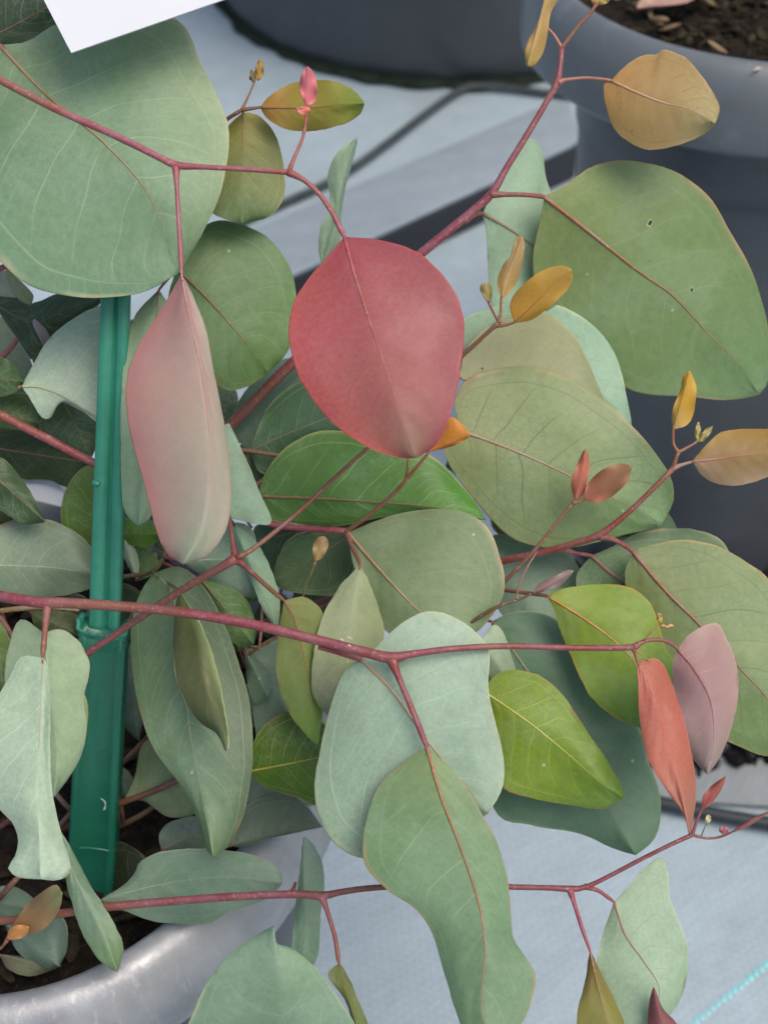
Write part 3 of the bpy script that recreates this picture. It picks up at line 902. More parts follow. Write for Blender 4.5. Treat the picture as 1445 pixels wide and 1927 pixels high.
# lower stems among the pot
stem([(60, 1150, .53, 6), (150, 1108, .520, 6), (230, 1086, .510, 5), (285, 1076, .502, 5.5), (310, 1045, .500, 5), (325, 985, .498, 4)], (120, 112, 66), 'twig', 10)
stem([(-60, 1165, .50, 7), (0, 1150, .49, 6.5), (80, 1143, .488, 6), (150, 1148, .488, 4.5)], (150, 128, 84), 'twig', 10)
stem([(-40, 1130, .48, 6.5), (0, 1162, .474, 6), (30, 1205, .470, 5), (52, 1238, .468, 3.5)], (150, 104, 84), 'twig', 10)
stem([(60, 1590, .572, 9), (150, 1545, .545, 8.5), (225, 1512, .530, 8), (280, 1492, .524, 7.5), (330, 1470, .518, 7), (420, 1420, .515, 6)], (132, 86, 74), 'twig', 10)
stem([(215, 1560, .552, 7), (255, 1540, .546, 6.5), (290, 1518, .543, 6), (340, 1480, .54, 5)], (138, 112, 82), 'twig', 10)
stem([(222, 1445, .55, 6), (270, 1396, .535, 6), (300, 1360, .53, 5)], (150, 132, 100), 'twig', 10)
stem([(225, 1500, .53, 4.5), (231, 1530, .535, 4.5), (232, 1548, .545, 5)], (160, 92, 84), 'twig', 8)
stem([(90, 1475, .545, 6), (120, 1510, .545, 6), (150, 1540, .550, 6)], (150, 122, 104), 'twig', 10)
stem([(100, 1570, .55, 6.5), (130, 1535, .548, 6.5), (160, 1505, .55, 6)], (134, 108, 92), 'twig', 10)
stem([(-40, 1580, .54, 6), (0, 1557, .522, 6), (32, 1532, .515, 6), (70, 1500, .52, 5)], (138, 84, 78), 'twig', 10)
stem([(-30, 1720, .53, 7), (0, 1690, .505, 7), (34, 1652, .50, 7), (80, 1610, .52, 6)], (120, 78, 76), 'twig', 10)
stem([(-20, 1800, .49, 3.2), (0, 1786, .482, 3.2), (16, 1770, .479, 2.8)], (150, 92, 86), 'twig', 8)
stem([(-20, 520, .48, 7), (0, 506, .478, 7), (14, 499, .478, 6.5), (60, 470, .48, 5)], (180, 102, 104), 'twig', 10)
stem([(-20, 690, .54, 8), (6, 670, .535, 8), (24, 650, .533, 7.5), (40, 628, .53, 6), (60, 600, .53, 5)], (186, 112, 120), 'twig', 10)
stem([(-30, 757, .505, 6), (0, 745, .498, 5.5), (20, 735, .495, 5), (40, 727, .492, 4.6)], (178, 120, 100), 'twig', 10)
stem([(430, 843, .513, 5), (455, 847, .511, 5.5), (490, 852, .509, 5), (530, 858, .509, 5), (600, 868, .515, 4)], (150, 106, 78), 'twig', 8)
stem([(556, 1662, .486, 3.5), (552, 1674, .48, 5), (544, 1684, .474, 7)], (160, 96, 82), 'twig', 8)
stem([(470, 1230, .50, 4), (488, 1218, .497, 4.5), (505, 1207, .496, 4.5), (530, 1195, .495, 4)], (150, 118, 80), 'twig', 8)
stem([(493, 1140, .497, 3), (492, 1180, .496, 3.5), (488, 1222, .496, 3)], (186, 130, 110), 'twig', 8)
stem([(600, 1218, .447, 6), (640, 1228, .449, 7.5), (680, 1241, .451, 7)], (160, 92, 84), 'twig', 10)
stem([(450, 945, .513, 7), (485, 912, .511, 7), (510, 895, .514, 6.5), (545, 860, .518, 6)], (160, 88, 84), 'twig', 10)

# torn bark flakes on the thick red stem
for fx, fy, fl in ((640, 1203, 9), (652, 1199, 14), (655, 1214, 6)):
    p = at(fx, fy, .4385) - PLANT0
    k = .4385 / FPX
    tube('bark_flake', [(p, 1.2 * k), (p + (RT * 0.8 - UP * 0.15) * fl * 0.5 * k, 1.8 * k), (p + (RT * 0.9 - UP * 0.45) * fl * k, 0.5 * k)], M_STEM, plant, 6, color=(0.62, 0.52, 0.42))

# ------------------------------------------------------------------ leaves, front to back
GRN = (110, 145, 112)
PALEV, DARKV = (190, 205, 172), (96, 96, 62)
leaf((0, 85), [(55, 78), (112, 44), (225, 22), (335, 38), (383, 130), (430, 238), (420, 345), (385, 430)], (335, 515),
     [(-60, 130), (-95, 260), (-70, 400), (0, 492), (60, 540), (130, 556), (190, 560), (270, 550)], [(90, 180), (200, 272), (285, 375)],
     (.468, .462), ((116, 146, 110), (122, 158, 128), (112, 150, 116)), (.012, -.006), ((150, 176, 142), (100, 142, 112)), (190, 190, 160), (168, 190, 154), .36, (150, 128, 92), 4.0,
     pet=[(-140, 40, .478, 6), (-60, 60, .474, 5.5)], bend=-.005, label='large blue-green leaf under the white card, crossed by a red stem')
leaf((-60, 95), [(-60, 20), (10, -60), (90, -60)], (170, -30), [(-20, 92), (50, 86), (106, 50), (150, 18)], None, (.485, .483), ((62, 88, 58), (74, 98, 66)), pet=[(-150, 60, .49, 6)], rr=2.4, va=.4, label='dark green leaf in the top left corner')
leaf((342, 516), [(318, 560), (285, 612), (256, 662), (240, 712), (240, 782), (255, 850), (275, 920), (290, 982), (312, 1037)], (345, 1062),
     [(364, 560), (388, 622), (400, 690), (411, 742), (422, 802), (432, 870), (434, 940), (424, 1000), (388, 1046)], [(357, 600), (378, 690), (392, 790), (396, 900), (378, 1000)],
     (.428, .420), ((168, 124, 126), (172, 150, 146), (164, 160, 150), (148, 164, 146)), (.010, .008), ((170, 120, 122), (164, 162, 150)), (182, 130, 126), (190, 172, 162), .10, (174, 134, 132), 2.2,
     pet=[(331, 312, .432, 7.5), (333, 350, .431, 5.2), (337, 420, .430, 5), (341, 490, .429, 5.2)], petc=PINK, label='pinkish grey hanging leaf in front of the stake')
leaf((648, 446), [(612, 488), (566, 545), (545, 600), (548, 662), (572, 727), (622, 792), (690, 841), (745, 860)], (782, 862),
     [(718, 453), (785, 475), (832, 517), (861, 562), (873, 612), (866, 690), (850, 770), (822, 834)], [(668, 520), (697, 610), (728, 700), (756, 790)],
     (.4265, .412), ((160, 74, 84), (162, 82, 90), (158, 92, 92), (142, 116, 98)), (.006, .009), ((178, 86, 88), (152, 76, 86)), (196, 92, 88), (138, 62, 68), .20, (166, 92, 94), 3.0,
     pet=[(543, 324, .429, 7), (570, 338, .428, 5.6), (598, 362, .428, 5.2), (625, 400, .427, 5.4), (641, 432, .427, 6.5)], petc=PINK, bend=-.004, label='large red leaf in the middle of the picture')
leaf((490, 202), [(515, 175), (560, 155), (620, 152), (664, 170)], (686, 194), [(505, 225), (540, 243), (590, 246), (642, 235), (676, 215)], [(580, 203), (650, 196)], (.469, .462),
     ((168, 126, 58), (142, 136, 52), (118, 142, 52)), margin=(170, 128, 70), vein=(176, 158, 90), va=.4, rib=(140, 98, 60), rr=2.4, pet=[(455, 207, .470, 4)], petc=(130, 92, 64), label='oval yellow-green leaf behind the small pink shoot')
leaf((458, 211), [(428, 240), (405, 290), (392, 350), (400, 400)], (455, 421), [(490, 220), (520, 258), (535, 318), (534, 370), (508, 406)], None, (.474, .480), ((146, 140, 72), (128, 138, 84), (98, 130, 74)), (.003, .008), va=.25, rr=1.5, rib=(140, 128, 80), pet=[(455, 207, .470, 3.5)], label='olive round leaf beside the big top left leaf')
leaf((606, 505), [(600, 460), (606, 420), (622, 385), (617, 330), (636, 285)], (673, 258), [(640, 450), (642, 400), (650, 350), (664, 300)], [(628, 430), (640, 360), (655, 300)], (.515, .505), ((128, 160, 138), (146, 178, 156)), (.002, .010), ((166, 198, 174), (146, 166, 156)), (190, 205, 185), va=.1, rr=0, pet=[(590, 600, .506, 4)], label='narrow pale leaf seen edge-on above the red leaf')  # greyer right side: shade put into the leaf colour
leaf((332, 506), [(356, 455), (400, 418), (450, 420), (503, 447), (542, 497), (557, 560), (548, 648)], (505, 702), [(318, 560), (338, 625), (372, 685), (420, 732), (465, 727)], [(385, 556), (460, 642)],
     (.488, .494), ((98, 134, 86), (104, 140, 94), (92, 132, 66)), (.008, .004), margin=(150, 160, 110), vein=(140, 160, 112), va=.5, rib=(126, 100, 66), rr=3.2, pet=[(250, 440, .50, 4), (300, 485, .49, 4)], label='dark green round leaf left of the red leaf')
leaf((300, 545), [(252, 600), (232, 700), (228, 800), (230, 900), (236, 962)], (262, 990), [(330, 600), (350, 700), (345, 800), (322, 885), (290, 962)], None, (.478, .470), ((128, 158, 126), (136, 168, 138), (142, 174, 142)), (.006, .008), va=.3, rr=1.5, rib=(150, 165, 130), pet=[(332, 506, .487, 3)])
leaf((434, 975), [(402, 930), (392, 860), (408, 812)], (431, 797), [(509, 986), (490, 930), (465, 868)], None, (.474, .468), ((160, 194, 170), (168, 200, 178)), (.0, .004), va=.15, rr=0, margin=(196, 215, 190),
     pet=[(443, 1052, .455, 7), (438, 1020, .458, 4.8), (433, 985, .466, 4.5)], petc=RED, label='pale mint leaf beside the pinkish leaf')
leaf((440, 985), [(482, 1020), (510, 1072), (527, 1128)], (522, 1188), [(452, 1042), (475, 1092), (493, 1142)], None, (.485, .49), ((140, 178, 150), (150, 184, 156)), (.004, .004), va=.1, rr=0, margin=(190, 205, 160), pet=[(434, 978, .478, 2.5)])
leaf((345, 1058), [(378, 1010), (430, 985), (478, 1002)], (490, 1124), [(395, 1092), (440, 1120)], [(400, 1053), (450, 1060)], (.492, .496), ((138, 166, 146), (120, 152, 138)), va=.4, rr=1.2, rib=(165, 185, 160), pet=[(310, 1048, .499, 3)])
leaf((378, 1090), [(408, 1097), (445, 1112), (470, 1140), (480, 1178)], (478, 1212), [(388, 1135), (415, 1185), (452, 1216)], None, (.490, .494), ((80, 120, 60), (88, 128, 66)), va=.6, vein=(160, 185, 110), rr=1.5, pet=[(310, 1060, .499, 3)])
leaf((290, 1078), [(268, 1110), (250, 1160), (248, 1240), (262, 1330), (290, 1410), (335, 1470), (368, 1530), (386, 1590)], (402, 1614),
     [(345, 1068), (395, 1120), (425, 1180), (450, 1250), (470, 1320), (477, 1400), (470, 1480), (455, 1542), (430, 1592)], [(325, 1120), (345, 1250), (358, 1380), (380, 1490)],
     (.486, .470), ((98, 126, 88), (104, 136, 104), (106, 138, 112), (112, 142, 106)), (.009, .006), ((98, 130, 94), (82, 108, 80)), (128, 140, 104), (142, 164, 128), .5, (128, 140, 104), 2.2, pet=[(285, 1076, .502, 4)], petc=(120, 112, 66), label='long drooping grey-green leaf right of the stake')
leaf((338, 1112), [(376, 1170), (401, 1232), (419, 1312), (431, 1395)], (425, 1413), [(328, 1160), (327, 1232), (340, 1302), (374, 1355), (408, 1380)], [(364, 1200), (388, 1300), (412, 1370)], (.474, .452), ((118, 124, 62), (92, 102, 62), (96, 110, 74)), (-.003, .010), ((150, 168, 118), (82, 92, 58)), (176, 190, 140), va=.1, rr=0, pet=[(300, 1085, .494, 3)], petc=(120, 112, 66), label='folded olive leaf lying over the drooping grey-green leaf')
leaf((84, 1192), [(115, 1184), (150, 1208), (169, 1255), (158, 1315), (163, 1370), (148, 1432)], (102, 1500), [(40, 1165), (20, 1210), (10, 1280), (28, 1400), (60, 1470)], [(95, 1300), (108, 1420)], (.462, .466), ((166, 194, 164), (156, 184, 154), (150, 178, 150)), (.010, .004), va=.6, rr=1.6, rib=(172, 188, 150), pet=[(92, 1137, .452, 8), (89, 1165, .455, 6)], petc=RED, label='pale leaf behind the mint leaf at the left edge')
leaf((81, 1238), [(40, 1237), (18, 1275), (-5, 1315), (-35, 1385), (-32, 1455), (-6, 1512), (24, 1548), (36, 1578), (30, 1612), (16, 1634), (35, 1650)], (78, 1654),
     [(93, 1262), (95, 1335), (95, 1430), (101, 1502), (116, 1572), (134, 1636), (112, 1655)], [(78, 1330), (73, 1450), (76, 1580)], (.4485, .440), ((172, 200, 180), (170, 198, 180), (178, 204, 188)), (.008, .007), margin=(190, 205, 185), vein=(205, 222, 200), va=.75, rr=1.6, rib=(196, 214, 186),
     pet=[(90, 1137, .452, 9), (86, 1180, .450, 6.5), (82, 1222, .449, 6)], petc=RED, label='pale mint leaf hanging from the thick red stem at the left edge')
leaf((150, 1292), [(164, 1320), (164, 1365), (156, 1395)], (150, 1410), [(140, 1320), (138, 1380)], None, (.475, .476), ((168, 194, 140), (162, 186, 140)), va=.1, rr=0, pet=[(120, 1240, .47, 2)])
leaf((-60, 1062), [(-20, 1000), (40, 975), (90, 977), (140, 1000), (174, 1032)], (205, 1084), [(-20, 1112), (50, 1126), (120, 1120), (175, 1105)], [(0, 1064), (100, 1068)], (.505, .508), ((132, 156, 134), (122, 148, 126), (120, 146, 122)), (.006, .006), va=.35, rr=1.6, rib=(160, 176, 148), pet=[(-120, 1060, .523, 4)], label='grey-green leaf left of the stake above the thick red stem')
leaf((190, 1045), [(142, 1032), (117, 985), (122, 930), (150, 886)], (190, 868), [(222, 1000), (222, 920)], [(180, 960)], (.515, .510), ((84, 120, 46), (92, 128, 54)), va=.7, vein=(166, 184, 110), rr=2, rib=(150, 165, 90), pet=[(200, 1090, .514, 3)], label='yellow-green leaf half hidden by the stake')
leaf((42, 727), [(62, 690), (90, 642), (130, 606), (175, 580), (215, 576), (240, 650), (246, 740)], (230, 806), [(56, 748), (78, 784), (97, 784), (110, 755), (152, 772), (190, 798)], [(76, 728), (120, 746), (180, 782)], (.491, .497), ((172, 200, 182), (172, 196, 184), (168, 194, 176)), (.014, .004), margin=(205, 218, 190), vein=(196, 214, 190), va=.7, rib=(178, 192, 150), rr=2.8, label='pale veined leaf left of the stake, half behind it')
leaf((-30, 560), [(18, 551), (55, 572), (100, 557), (150, 540)], (205, 556), [(0, 590), (35, 640), (65, 680), (95, 640), (150, 605)], [(60, 606), (130, 580)], (.525, .52), ((58, 84, 58), (66, 92, 62)), va=.35, rr=1.5, rib=(100, 116, 80), pet=[(-130, 520, .50, 4)], label='dark green leaf under the big top left leaf')
leaf((10, 500), [(38, 528), (62, 555)], (58, 574), [(18, 530), (36, 562)], None, (.50, .505), ((146, 166, 128), (136, 156, 112)), va=.2, rr=0, pet=[(14, 499, .478, 2)])
leaf((-20, 510), [(16, 512), (36, 548)], (30, 560), [(-25, 545), (0, 556)], None, (.505, .508), ((160, 174, 158), (168, 180, 166)), va=.2, rr=0, pet=[(0, 506, .478, 2)])
leaf((-50, 640), [(-10, 596), (22, 612), (50, 660)], (68, 705), [(-30, 730), (20, 738), (55, 722)], None, (.55, .545), ((136, 158, 130), (128, 150, 122)), va=.3, rr=1.2, pet=[(-130, 640, .502, 4)])
leaf((90, 662), [(78, 640), (64, 612)], (65, 600), [(96, 645), (86, 620)], None, (.512, .510), ((128, 112, 112), (168, 160, 172)), va=.1, rr=0, pet=[(100, 690, .518, 2)])
leaf((-60, 705), [(-20, 672), (5, 673), (28, 690)], (46, 718), [(-30, 740), (5, 746), (35, 734)], None, (.494, .490), ((66, 98, 50), (76, 108, 60)), margin=(160, 175, 130), va=.4, rr=1.5, pet=[(-130, 690, .503, 4)], label='dark green leaf at the left edge above the red stem')
leaf((-50, 765), [(-10, 752), (45, 740), (64, 772)], (76, 795), [(-20, 800), (30, 808), (62, 804)], None, (.505, .503), ((72, 106, 52), (84, 118, 62)), va=.5, rr=1.5, pet=[(-130, 745, .504, 3)])
leaf((-60, 835), [(0, 805), (80, 812), (150, 848)], (178, 872), [(-20, 872), (40, 902), (92, 904), (140, 916)], None, (.53, .528), ((46, 68, 36), (56, 80, 44)), va=.4, vein=(110, 130, 80), rr=1.5, pet=[(-130, 830, .51, 3)])
leaf((115, 745), [(145, 765), (172, 790), (190, 815)], (172, 862), [(80, 785), (80, 812), (130, 842)], None, (.515, .518), ((82, 112, 72), (74, 104, 66)), va=.4, rr=1.4, pet=[(60, 735, .498, 2)])
leaf((-60, 850), [(0, 860), (32, 892), (62, 932)], (86, 982), [(-40, 920), (0, 958), (45, 985)], None, (.50, .496), ((58, 84, 54), (70, 98, 66)), margin=(160, 176, 140), va=.4, rr=1.4, pet=[(-125, 870, .511, 4)], label='dark leaf at the left edge above the grey-green leaf')
leaf((-60, 930), [(0, 936), (28, 952)], (52, 980), [(-30, 980), (10, 990)], None, (.515, .512), ((92, 104, 52), (84, 98, 50)), margin=(190, 196, 150), va=.2, rr=1.2, pet=[(-125, 930, .515, 3)])
leaf((222, 1004), [(232, 972), (262, 985), (296, 980)], (312, 1004), [(232, 1018), (276, 1030)], None, (.507, .502), ((92, 138, 42), (86, 132, 44)), va=.6, vein=(166, 196, 100), rr=1.2, pet=[(220, 1060, .512, 2)], label='bright green leaf just right of the stake')
leaf((292, 1036), [(258, 1030), (246, 1060)], (262, 1092), [(300, 1062), (285, 1082)], None, (.513, .515), ((126, 160, 108), (112, 146, 94)), va=.2, rr=0, pet=[(312, 1040, .50, 2)])
leaf((258, 1092), [(240, 1060), (224, 1022)], (232, 1006), [(262, 1060), (250, 1022)], None, (.508, .508), ((166, 188, 166), (176, 196, 178)), va=.1, rr=0, pet=[(275, 1078, .503, 2)])
leaf((468, 852), [(436, 806), (450, 755), (482, 712), (532, 676)], (595, 676), [(505, 836), (540, 795), (585, 750)], [(520, 760)], (.524, .518), ((130, 158, 140), (120, 150, 138), (110, 142, 130)), (.006, .006), margin=(180, 198, 165), va=.45, rr=1.5, rib=(150, 170, 145), pet=[(452, 848, .512, 3)], label='grey-green leaf behind the red stem left of the red leaf')
leaf((472, 848), [(486, 805), (506, 765), (542, 732), (592, 714)], (690, 760), [(492, 890), (560, 885), (645, 842)], [(580, 800)], (.513, .508), ((82, 118, 84), (76, 112, 90)), (.004, .006), margin=(180, 196, 150), vein=(150, 176, 140), va=.6, rr=1.5, rib=(130, 145, 105), pet=[(490, 852, .509, 3)], label='dark green leaf just below left of the red leaf')
leaf((455, 850), [(490, 868), (515, 900)], (528, 940), [(462, 890), (490, 925)], None, (.52, .515), ((66, 100, 56), (76, 110, 62)), va=.3, rr=1.2, pet=[(450, 847, .511, 2)])
leaf((486, 934), [(500, 890), (530, 850), (575, 820), (635, 810), (705, 828), (798, 852), (842, 886), (886, 936)], (913, 978), [(500, 975), (560, 986), (640, 988), (705, 976), (782, 965), (852, 970)], [(600, 938), (720, 946), (830, 956)],
     (.504, .496), ((84, 130, 58), (84, 132, 60), (76, 138, 44)), (.010, .006), margin=(186, 190, 130), vein=(148, 180, 112), va=.5, rib=(126, 102, 60), rr=3.4, pet=[(470, 938, .505, 4)], label='bright green leaf with pale veins under the red leaf')
leaf((600, 1002), [(650, 985), (740, 944), (800, 936)], (845, 952), [(650, 1010), (770, 995)], None, (.512, .506), ((70, 92, 56), (82, 104, 62)), va=.3, rr=1.2, pet=[(560, 994, .496, 3)])
leaf((662, 1004), [(600, 998), (550, 1010), (525, 1046)], (513, 1092), [(668, 1062), (640, 1114), (580, 1119), (532, 1108)], [(600, 1045)], (.500, .508), ((84, 114, 76), (92, 122, 86), (98, 128, 90)), (.006, .004), va=.4, rr=1.8, rib=(118, 110, 72), pet=[(652, 1000, .493, 3)], label='dull green leaf behind the small tan bud')
leaf((566, 1000), [(520, 982), (482, 990)], (475, 1018), [(540, 1060), (505, 1085), (488, 1052)], None, (.518, .522), ((70, 100, 84), (78, 108, 88)), va=.3, rr=1.2, pet=[(590, 996, .495, 2)])
leaf((594, 1056), [(588, 1036), (597, 1013)], (610, 1009), [(609, 1046), (618, 1022)], None, (.476, .474), ((186, 160, 104), (190, 162, 120)), (.001, .001), margin=(186, 160, 104), va=.1, rr=0, nu=14, label='tiny tan bud leaf on a thin stalk')
leaf((655, 1003), [(700, 984), (760, 965), (830, 958), (888, 970), (925, 1006), (946, 1070), (948, 1112), (930, 1152), (895, 1190)], (850, 1208), [(665, 1062), (690, 1122), (720, 1182), (785, 1218)], [(700, 1056), (760, 1122), (805, 1165)],
     (.490, .474), ((120, 142, 100), (122, 146, 110), (112, 140, 100)), (.010, .002), margin=(190, 176, 140), vein=(146, 162, 120), va=.45, rib=(158, 132, 92), rr=4.0, pet=[(650, 1000, .492, 4)], petc=(156, 110, 80), label='sage green round leaf in the centre above the pale blue-green leaf')
leaf((678, 1064), [(642, 1100), (612, 1150), (596, 1200), (586, 1270), (592, 1312)], (618, 1348), [(700, 1110), (722, 1185), (706, 1238), (655, 1318)], [(665, 1130), (650, 1220), (630, 1300)], (.474, .468), ((168, 184, 148), (152, 166, 128), (122, 134, 104)), (.004, .016), margin=(196, 200, 160), vein=(176, 186, 150), va=.3, rr=0,  # darker lower end is shade painted into the blade colour
     pet=[(652, 1000, .492, 6), (663, 1030, .484, 4.5), (676, 1056, .476, 4)], petc=(160, 104, 78), label='curled pale khaki leaf above the red stem')
leaf((535, 1130), [(528, 1170), (520, 1232), (525, 1292), (545, 1342), (574, 1380)], (598, 1402), [(572, 1124), (604, 1146), (609, 1182), (604, 1252), (608, 1322)], [(556, 1170), (575, 1250), (588, 1330)], (.470, .478), ((126, 132, 74), (118, 138, 62), (118, 158, 40)), (.004, .006), margin=(150, 140, 80), va=.12, rib=(150, 110, 66), rr=2.0,
     pet=[(444, 1052, .455, 9), (462, 1066, .457, 5.5), (490, 1092, .462, 5), (520, 1118, .468, 5)], petc=(146, 82, 80), label='olive to lime leaf under the thick red stem')
leaf((680, 1241), [(720, 1205), (760, 1170), (806, 1150), (860, 1164), (904, 1198), (921, 1232), (918, 1290), (930, 1352), (946, 1420), (945, 1482)], (918, 1530),
     [(650, 1262), (625, 1320), (605, 1400), (592, 1480), (605, 1550), (640, 1596), (690, 1616), (765, 1604), (855, 1572)], [(740, 1302), (800, 1388), (862, 1465)],
     (.451, .440), ((162, 190, 172), (156, 186, 170), (144, 174, 156)), (.004, .012), ((172, 198, 182), (142, 170, 148)), (184, 190, 160), (176, 206, 186), .6, (170, 150, 116), 4.0, pet=[(640, 1229, .449, 5)], petc=(170, 120, 100), bend=-.003, label='large pale blue-green leaf in the lower centre')
leaf((905, 1206), [(928, 1176), (946, 1190), (960, 1230), (969, 1264)], (966, 1296), [(906, 1240), (920, 1270), (938, 1300)], None, (.472, .476), ((156, 180, 154), (146, 172, 148)), va=.2, rr=0, pet=[(880, 1190, .48, 2)])
leaf((803, 1406), [(850, 1450), (900, 1520), (940, 1600), (958, 1680), (964, 1758), (984, 1795), (1007, 1835), (1000, 1882), (975, 1935)], (930, 1995),
     [(770, 1428), (720, 1470), (695, 1520), (683, 1580), (690, 1632), (730, 1676), (782, 1710), (816, 1760), (836, 1830), (858, 1900), (885, 1965)], [(830, 1500), (868, 1600), (903, 1710), (912, 1800), (905, 1890)],
     (.437, .420), ((124, 152, 104), (112, 148, 110), (110, 146, 114), (114, 148, 112)), (.008, .010), margin=(176, 150, 116), vein=(150, 178, 136), va=.35, rib=(156, 112, 78), rr=3.6,
     pet=[(735, 1238, .442, 11), (750, 1275, .441, 7), (775, 1335, .439, 6.5), (796, 1388, .4375, 6.5)], petc=RED, label='large green leaf hanging lowest in front at bottom centre')
leaf((908, 1300), [(936, 1268), (975, 1261), (1020, 1275), (1060, 1310), (1100, 1370), (1140, 1430), (1168, 1480)], (1173, 1502), [(920, 1350), (930, 1430), (946, 1482), (1000, 1502), (1060, 1513), (1130, 1521)], [(990, 1356), (1060, 1412), (1130, 1472)],
     (.468, .460), ((132, 158, 44), (122, 154, 48), (112, 152, 54)), (.004, .010), margin=(170, 140, 84), vein=(176, 192, 92), va=.5, rib=(184, 186, 96), rr=2.4, pet=[(870, 1270, .478, 3)], label='yellow-green leaf right of the pale blue-green leaf')
leaf((925, 1170), [(975, 1150), (1040, 1163), (1120, 1230), (1200, 1365), (1220, 1432), (1242, 1500), (1235, 1572)], (1195, 1609), [(915, 1300), (912, 1420), (934, 1530), (1000, 1553), (1090, 1568), (1145, 1593)], [(1010, 1290), (1090, 1430), (1150, 1530)],
     (.493, .480), ((92, 130, 104), (98, 138, 112), (94, 132, 106)), (.006, .008), margin=(150, 168, 140), vein=(116, 148, 122), va=.4, rib=(140, 146, 116), rr=2.4, pet=[(880, 1160, .50, 3)], label='dark teal leaf behind the yellow-green leaf')
leaf((1030, 1122), [(1060, 1108), (1120, 1100), (1178, 1103), (1220, 1131), (1240, 1180), (1252, 1226), (1268, 1244), (1262, 1292)], (1228, 1370), [(1045, 1160), (1060, 1202), (1085, 1260), (1110, 1310), (1150, 1345), (1195, 1366)], [(1092, 1160), (1150, 1202), (1195, 1250), (1222, 1315)],
     (.478, .468), ((134, 156, 54), (124, 156, 48), (100, 146, 60)), (.008, .006), margin=(190, 150, 84), vein=(140, 168, 70), va=.4, rib=(176, 132, 66), rr=2.8, pet=[(930, 1108, .495, 5), (960, 1112, .488, 4.6), (1000, 1117, .481, 4.4)], petc=(150, 84, 74), label='lime green leaf behind the coral leaf')
leaf((910, 1050), [(925, 1008), (980, 1012), (1050, 1032), (1086, 1062), (1089, 1112)], (1060, 1195), [(925, 1120), (955, 1168), (1010, 1195)], None, (.522, .518), ((128, 160, 148), (146, 178, 162)), va=.2, rr=0, pet=[(860, 1078, .518, 3)], label='pale blue-green leaf behind the thin mauve shoot')
leaf((866, 810), [(855, 760), (872, 720), (910, 700), (980, 690), (1042, 701), (1112, 736), (1172, 786), (1231, 850), (1262, 902), (1265, 942)], (1244, 987), [(835, 840), (850, 882), (900, 950), (950, 1002), (1000, 1026), (1080, 1030), (1172, 1006), (1218, 996)], [(960, 845), (1040, 880), (1112, 916), (1190, 954)],
     (.501, .499), ((138, 152, 104), (128, 152, 104), (118, 156, 104)), (.010, .006), margin=(196, 176, 132), vein=(92, 108, 70), va=.5, rib=(156, 132, 106), rr=3.0, pet=[(700, 750, .505, 4), (800, 790, .496, 4)], label='broad sage leaf right of the red leaf, crossed by a thin shoot')
leaf((862, 712), [(880, 652), (930, 608), (1015, 588), (1072, 624), (1102, 672)], (1138, 760), [(900, 724), (1000, 745), (1090, 768)], None, (.506, .508), ((164, 168, 128), (152, 160, 122), (142, 154, 118)), (.006, .004), margin=(176, 170, 130), va=.25, rr=1.5, rib=(150, 140, 104), pet=[(800, 730, .500, 3)], holes=[(910, 690)], label='grey olive leaf behind the broad sage leaf')
leaf((862, 650), [(870, 606), (906, 584), (960, 570), (1037, 572), (1094, 597), (1140, 640), (1168, 700)], (1188, 800), [(880, 720), (1000, 742), (1105, 785)], None, (.511, .515), ((132, 168, 142), (146, 186, 164), (142, 182, 162)), (.004, .004), margin=(176, 200, 170), va=.4, rr=0, pet=[(800, 690, .506, 3)], label='teal leaf rim behind the grey olive leaf')
leaf((908, 402), [(930, 350), (960, 300), (992, 261), (1018, 280), (1028, 340), (1062, 420)], (1080, 520), [(916, 450), (919, 520), (928, 578), (980, 588), (1045, 572)], [(960, 432), (1010, 468)], (.506, .52), ((152, 186, 164), (154, 190, 168)), (.006, .006), margin=(166, 176, 150), va=.2, rib=(150, 128, 100), rr=3.2, pet=[(872, 416, .498, 7), (892, 403, .50, 6.5)], petc=(176, 92, 92), label='pale mint leaf behind the upper red branch')
leaf((1024, 371), [(1062, 350), (1110, 316), (1170, 302), (1232, 310), (1290, 335), (1340, 380), (1370, 432), (1410, 502), (1436, 582), (1448, 652), (1446, 712)], (1428, 742), [(1015, 420), (1003, 480), (1010, 542), (1042, 612), (1092, 662), (1150, 712), (1202, 740), (1282, 746), (1370, 752)], [(1100, 430), (1200, 510), (1265, 556), (1330, 626), (1390, 686)],
     (.499, .536), ((118, 140, 84), (112, 142, 90), (106, 142, 96)), (.010, .006), margin=(186, 150, 118), vein=(140, 162, 112), va=.3, rib=(156, 114, 84), rr=4.0, pet=[(922, 366, .496, 8), (950, 366, .495, 5.5), (990, 367, .494, 5)], petc=(150, 96, 84), holes=[(1292, 545), (1226, 418)], label='largest green leaf at upper right with brown midrib')
leaf((1150, 152), [(1175, 126), (1205, 106), (1235, 103), (1250, 94), (1290, 110), (1321, 145), (1345, 182), (1353, 206)], (1345, 232), [(1136, 160), (1140, 200), (1156, 242), (1186, 270), (1230, 282), (1290, 268), (1326, 250)], [(1200, 175), (1250, 194), (1300, 206)],
     (.491, .482), ((172, 134, 74), (168, 144, 92), (164, 158, 114)), (.006, .010), margin=(190, 160, 120), vein=(128, 106, 72), va=.55, rib=(188, 148, 116), rr=2.8, pet=[(1049, 155, .492, 6.5), (1066, 150, .492, 4), (1100, 147, .492, 3.6), (1130, 149, .491, 3.6)], petc=(180, 112, 104), label='tan rounded leaf in front of the tall pot rim')
